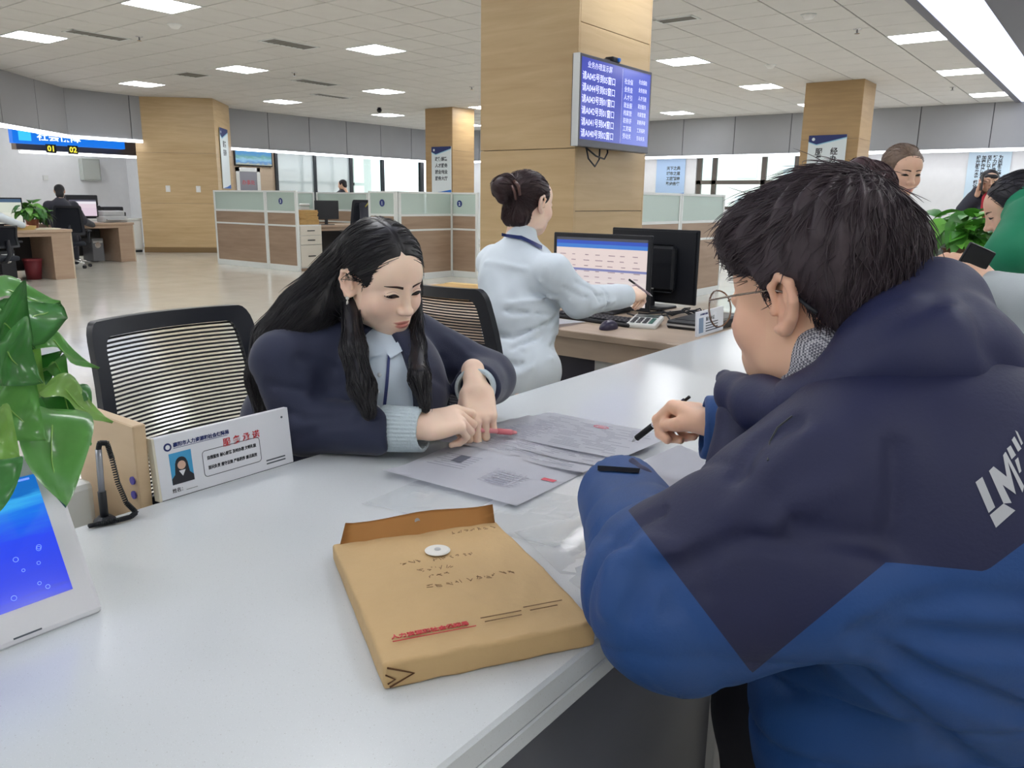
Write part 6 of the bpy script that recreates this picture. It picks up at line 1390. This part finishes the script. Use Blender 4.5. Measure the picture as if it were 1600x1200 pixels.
a, b = at(983, 437, d=2.98), at(1018, 462, d=3.06); pp_ = thing('ballpoint_pen', 'slim pen in the hand of the woman in the white shirt', 'pen', Matrix.Translation(a)); pd = (b-a).normalized(); MB().cyl((0, 0, 0), pd*.03, .004, n=10).build('cap', m_dark, pp_, smooth=True); MB().cyl(pd*.03, pd*.12, .0038, n=10).build('barrel', mat('pen_pinkish', (160, 140, 150), .3), pp_, smooth=True); MB().cyl(pd*.12, pd*.135, .003, .001, 10).build('tip', m_metal, pp_, smooth=True)
# ---------------------------------------------------------------- people farther back
skin_o = skinmat('skin_others', (226, 184, 158))
GC = ((.5, .6, .4), (.6, .7, .4), (.7, .7, .4), (.7, .7, .4)); GT = [(.024, .028, -.01), (.042, .05, -.02), (.05, .078, -.026), (.05, .1, -.03)]
def bbox(pts, rs, pad=.03):
    P = np.array([list(p) for p in pts]); r = max(rs)+pad; return P.min(0)-r, P.max(0)+r
def bgperson(label, base, hc, yaw, pitch, hair, clothes, hands=(), s=.97, res=.006, hres=.008, gaze='open', marks=True, hair_extra=(), fringe=0, neck=None, roll=0, male=False, skin=None, long=False, lower=None):
    """clothes: list of (name, [(points, radii), ...], material, resolution)"""
    p = Person(label, base, skin or skin_o); M = headframe(hc, yaw, pitch, roll, s); Mi = np.array(M.inverted(), np.float32); lc = lambda P: P @ Mi[:3, :3].T+Mi[:3, 3]
    fn = p.head(M, res/s, male); hcv = arr(hc)
    for HMx, lf in hands: V, Q = hand(GC, GT, HMx, left=lf, res=.006 if res < .01 else .009, scale=.92); p.add(V, Q)
    nb_ = arr(neck) if neck is not None else hcv+arr((0, 0, -.2))
    for nm, chs, m, rs in clothes[:1]:
        for pts, rr in chs: lo, hi = bbox(pts, rr, 0); p.core(lambda P, pts=pts, rr=rr: chain(P, pts, [r*.6 for r in rr], .02), lo, hi, max(.02, rs*1.6))
    p.body()
    if marks: face_marks(fn, p.loc(M), p.t, gaze)
    hm_ = hairmat('hair_%d_%d' % (hair[0], hair[2]), hair, .5)
    def hf(P):
        q = lc(P); d = ell(q, (0, -.018, .04), (.084, .099, .084)); d = sm(d, ell(q, (0, -.065, -.03 if not long else -.06), (.066, .045, .05 if not long else .09)), .03)
        d = smx(d, -ell(q, (0, .112, -.046-fringe), (.075, .07, .095)), .01); zc = -.0-.08/(1+np.exp((q[:, 1]+.03)/.006)) if not long else -.15+0*q[:, 1]
        d = smx(d, zc-q[:, 2], .01)
        if fringe: d = sm(d, ell(q, (0, .07, .045), (.062, .03, .024)), .012)
        return d
    def hf2(P):
        d = hf(P)
        for pts, rr in hair_extra: d = sm(d, chain(P, pts, rr, .012), .01)
        return d+.0015*wob(P, 70, 5)
    ex = [q for pts, _ in hair_extra for q in pts]; lo = np.min([hcv-.16]+[arr(e)-.06 for e in ex], 0); hi = np.max([hcv+.18]+[arr(e)+.06 for e in ex], 0)
    ho = p.cloth('hair', hf2, lo, hi, res*1.2, hm_)
    if res < .0065:
        HVo = np.array([v.co for v in ho.data.vertices], np.float32)+arr(p.base); bk = np.array(M, np.float32) @ np.array([0, -.12, -.02, 1], np.float32)
        strands('hair_strands', HVo[np.random.RandomState(1).choice(len(HVo), 500)], None, lambda P: bk[:3]-P, .07, 5, .0014, hm_, ho, p.base, hf2, .002, 3, .05)
    for nm, chs, m, rs in clothes:
        allp = [q for pts, _ in chs for q in pts]; allr = [r for _, rr in chs for r in rr]; lo, hi = bbox(allp, allr)
        def cf(P, chs=chs):
            d = None
            for pts, rr in chs: e = chain(P, pts, rr, .03); d = e if d is None else sm(d, e, .025)
            return d+.003*wob(P, 30, 2)+.0015*wob(P, 70, 4)
        p.cloth(nm, cf, lo, hi, rs, m)
    return p, fn, M
c_dark = amat('coat_dark', (48, 50, 62), [], .75, sheen=.1); c_navy = amat('suit_navy', (34, 38, 58), [], .75); c_white = MATS['shirt_white']; c_grey = amat('coat_grey', (176, 184, 188), [], .6, bump=.05); c_green = amat('coat_green', (20, 128, 92), [], .7, bump=.05); c_red = amat('sweater_red', (176, 34, 52), [], .8)
def V3(*a): return arr(a)
def legs(x, y, a=0, hz=.9):
    ca, sa = math.cos(a), math.sin(a); return [([V3(x+s_*.09*ca, y+s_*.09*sa, hz), V3(x+s_*.09*ca, y+s_*.09*sa, .08)], [.1, .06]) for s_ in (-1, 1)]
# standing clerk leaning in from behind the counter
h_ = at(1409, 268, d=4.2)
bgperson('standing woman with tied back brown hair looking down, right of the man hair', (4.3, 1.45, 0), h_, 224, 14, (120, 100, 86), [
    ('blazer', [([V3(4.3, 1.45, .92), V3(4.22, 1.3, 1.15), V3(4.1, .98, 1.29)], [.16, .17, .08]), ([V3(4.22, 1.05, 1.27), V3(4.42, 1.0, 1.02), V3(4.3, .85, .83)], [.065, .06, .05]), ([V3(4.0, 1.12, 1.26), V3(3.86, 1.05, 1.02), V3(3.9, .9, .83)], [.065, .06, .05])], c_navy, .016),
    ('shirt_collar', [([arr(at(1398, 322, d=4.14)), arr(at(1412, 330, d=4.1)), arr(at(1424, 322, d=4.12))], [.02, .018, .015])], c_white, .008), ('trousers', legs(4.32, 1.5), c_navy, .02)], s=.98, res=.0045, gaze='down', hair_extra=[([arr(at(1388, 262, d=4.3)), arr(at(1384, 275, d=4.34))], [.035, .03])])
# visitor with a bun behind the man's head
h_ = at(1342, 322, d=2.35)
bgperson('person with dark hair in a bun partly hidden behind the man head', (2.3, .1, 0), h_, 75, 20, (66, 44, 50), [('coat', [([V3(2.1, .14, .5), V3(2.2, .24, .8), V3(2.28, .42, 1.06)], [.13, .13, .07])], c_dark, .018)], s=.9, res=.006, marks=False, hair_extra=[([arr(at(1318, 268, d=2.3)), arr(at(1345, 262, d=2.3)), arr(at(1372, 270, d=2.32))], [.018, .026, .018])])
# woman on the phone
h_ = at(1546, 284, d=9.3); S_ = lambda x, y, d=9.3: arr(at(x, y, d=d))
pw, _, _ = bgperson('woman in a dark jacket and red sweater talking on the phone at the back', (9.3, 1.2, 0), h_, 195, 0, (34, 32, 36), [
    ('jacket', [([V3(9.25, 1.15, .8), V3(9.25, 1.13, 1.1), S_(1546, 318)], [.17, .17, .1]), ([S_(1522, 312), S_(1506, 328), S_(1526, 298)], [.075, .065, .045]), ([S_(1570, 314), S_(1580, 345), S_(1565, 360)], [.075, .065, .05])], c_dark, .02), ('sweater', [([S_(1547, 310, 9.2), S_(1547, 335, 9.13)], [.07, .085])], c_red, .015), ('trousers', legs(9.28, 1.18, 1.3, .85), c_dark, .025)],
    hands=[(hframe(at(1529, 298, d=9.22), at(1533, 285, d=9.2)-at(1529, 298, d=9.22), (.3, .9, .2)), False)], s=.98, res=.008, fringe=.012, long=True)
ph_ = thing('mobile_phone', 'phone held to the ear of the woman at the back', 'phone', frame(at(1535, 288, d=9.16), (.3, -1, 0), (0, .2, 1))); MB().box((-.012, -.06, -.035), (.0, .08, .035), .004).build('case', m_dark, ph_); MB().box((.0, -.05, -.03), (.001, .07, .03)).build('screen', m_black, ph_)
led = thing('wall_ledge', 'white ledge and dark cabinet in front of the woman on the phone', 'counter', Matrix.Translation((8.2, .2, 0))); MB().box((.0, -.2, .95), (.3, 2.0, .99), .004).build('top', m_alu, led); MB().box((.02, -.18, 0), (.28, 1.98, .95)).build('front', mat('ledge_green_grey', (110, 120, 112), .6), led)
# visitor in the green coat
h_ = at(1588, 326, d=3.35); S_ = lambda x, y, d=3.3: arr(at(x, y, d=d))
bgperson('visitor in a bright green coat bending over the counter at the right edge', (3.5, -.05, 0), h_, 100, 26, (36, 34, 42), [
    ('coat', [([V3(3.55, -.1, .8), V3(3.5, .0, 1.05), S_(1625, 350, 3.4)], [.18, .18, .12]), ([S_(1612, 345, 3.2), S_(1583, 392, 3.1), S_(1545, 418, 3.15)], [.085, .075, .055]), ([S_(1600, 318, 3.3), S_(1580, 335, 3.24)], [.06, .03])], c_green, .012), ('trousers', legs(3.55, -.12, .2, .85), c_dark, .025)],
    hands=[(hframe(at(1540, 422, d=3.15), at(1500, 430, d=3.25)-at(1540, 422, d=3.15), (0, 0, 1)), False)], s=1.0, res=.006, gaze='down')
# visitor in the grey coat holding a phone
S_ = lambda x, y, d=2.2: arr(at(x, y, d=d))
bgperson('visitor in a pale grey coat cut by the right edge holding a black phone', (2.35, -.45, 0), (2.2, -.2, 1.32), 80, 20, (40, 36, 40), [
    ('coat', [([V3(2.3, -.35, .5), V3(2.3, -.3, .85), V3(2.25, -.25, 1.1)], [.19, .19, .1]), ([S_(1690, 440, 2.3), S_(1640, 480, 2.15), S_(1552, 452, 2.2)], [.075, .065, .045]), ([S_(1630, 540, 2.2), S_(1620, 600, 2.2)], [.1, .11])], c_grey, .010), ('trousers', [([V3(2.2, -.4, .5), V3(2.2, .1, .52), V3(2.2, .08, .08)], [.11, .09, .06]), ([V3(2.42, -.4, .5), V3(2.42, .1, .52), V3(2.42, .08, .08)], [.11, .09, .06])], c_navy, .02)],
    hands=[(hframe(at(1550, 448, d=2.2), at(1515, 412, d=2.2)-at(1550, 448, d=2.2), (-.3, -.5, .2)), False)], s=1.0, res=.008, marks=False)
ph_ = thing('mobile_phone', 'black phone in the hand with the pale grey sleeve', 'phone', frame(at(1523, 408, d=2.19), _R+_U*-.45, _U*.9+_R*.35-_F*.3)); MB().box((-.034, -.036, -.004), (.034, .036, .004), .004, seg=2).build('case', m_dark, ph_); MB().box((-.031, -.033, .004), (.031, .033, .0048), .001).build('screen', mat('phone_glass', (16, 18, 24), .08), ph_)
# far left clerk in dark clothes, seen from behind
S_ = lambda x, y, Y=14.85: arr(at(x, y, Y=Y))
bgperson('clerk in dark clothes seen from behind at the far left desk', (6.5, 14.8, 0), at(93, 299, Y=14.9), 65, 10, (30, 30, 36), [
    ('suit', [([V3(6.5, 14.8, .5), S_(97, 345), S_(95, 325), S_(94, 314)], [.17, .19, .17, .08]), ([S_(77, 322), S_(114, 322)], [.09, .09]), ([S_(115, 322), S_(130, 345, 15.0), S_(146, 352, 15.5)], [.085, .07, .05]), ([S_(76, 322), S_(72, 345, 15.0), V3(6.35, 15.35, .82)], [.085, .07, .05])], c_dark, .02), ('trousers', [([V3(6.42, 14.8, .5), V3(6.5, 15.2, .5), V3(6.5, 15.2, .08)], [.1, .08, .06]), ([V3(6.62, 14.8, .5), V3(6.75, 15.15, .5), V3(6.75, 15.15, .08)], [.1, .08, .06])], c_dark, .03)], res=.01, marks=False, male=True, long=True)
# colleague at the left edge, only an arm in white shows
bgperson('colleague in a white shirt at the left edge, only the arm in view', (4.3, 12.35, 0), (4.1, 12.5, 1.25), 70, 15, (36, 32, 34), [
    ('shirt', [([V3(4.2, 12.35, .5), V3(4.15, 12.4, .85), V3(4.12, 12.45, 1.05)], [.17, .16, .09]), ([V3(4.32, 12.5, 1.0), arr(at(0, 340, Y=12.75)), arr(at(35, 352, Y=12.85))], [.07, .065, .045])], c_white, .02), ('trousers', [([V3(4.2, 12.35, .5), V3(4.4, 12.75, .5), V3(4.4, 12.75, .08)], [.12, .09, .06])], c_dark, .03)], hands=[(hframe(at(36, 352, Y=12.86), at(44, 353, Y=12.9)-at(36, 352, Y=12.86), (0, 0, 1)), False)], res=.012, marks=False)
# colleague whose head shows above the partitions
bgperson('dark haired person whose head shows above the cubicle partitions', (12.6, 14.6, 0), at(535, 289, Y=14.5), 120, 10, (30, 28, 32), [('jacket', [([V3(12.55, 14.6, .9), arr(at(533, 310, Y=14.5)), arr(at(535, 302, Y=14.5))], [.17, .17, .1])], c_dark, .025), ('trousers', legs(12.55, 14.6, 0, .95), c_dark, .03)], res=.012, marks=False)
# jacket over the cubicle chair
jc = thing('draped_jacket', 'dark jacket with yellow trim hung over the cubicle chair', 'jacket', Matrix.Translation((9.95, 11.05, 0)))
me_ = polymesh(lambda P: sm(rbx(P, (-.02, -.3, .9), (.25, .05, .3), .05), ell(P, (0, -.32, 1.15), (.2, .07, .08)), .05)+.006*wob(P, 22, 3), (-.4, -.5, .5), (.4, -.1, 1.3), .014); link('cloth', npmesh('cloth', *me_), c_dark, jc)
MB().tube([(-.2, -.36, 1.12), (-.12, -.37, 1.2), (0, -.37, 1.22), (.12, -.37, 1.19), (.2, -.36, 1.1)], .012, 6).build('trim', mat('trim_yellow', (170, 160, 80), .6), jc, smooth=True)
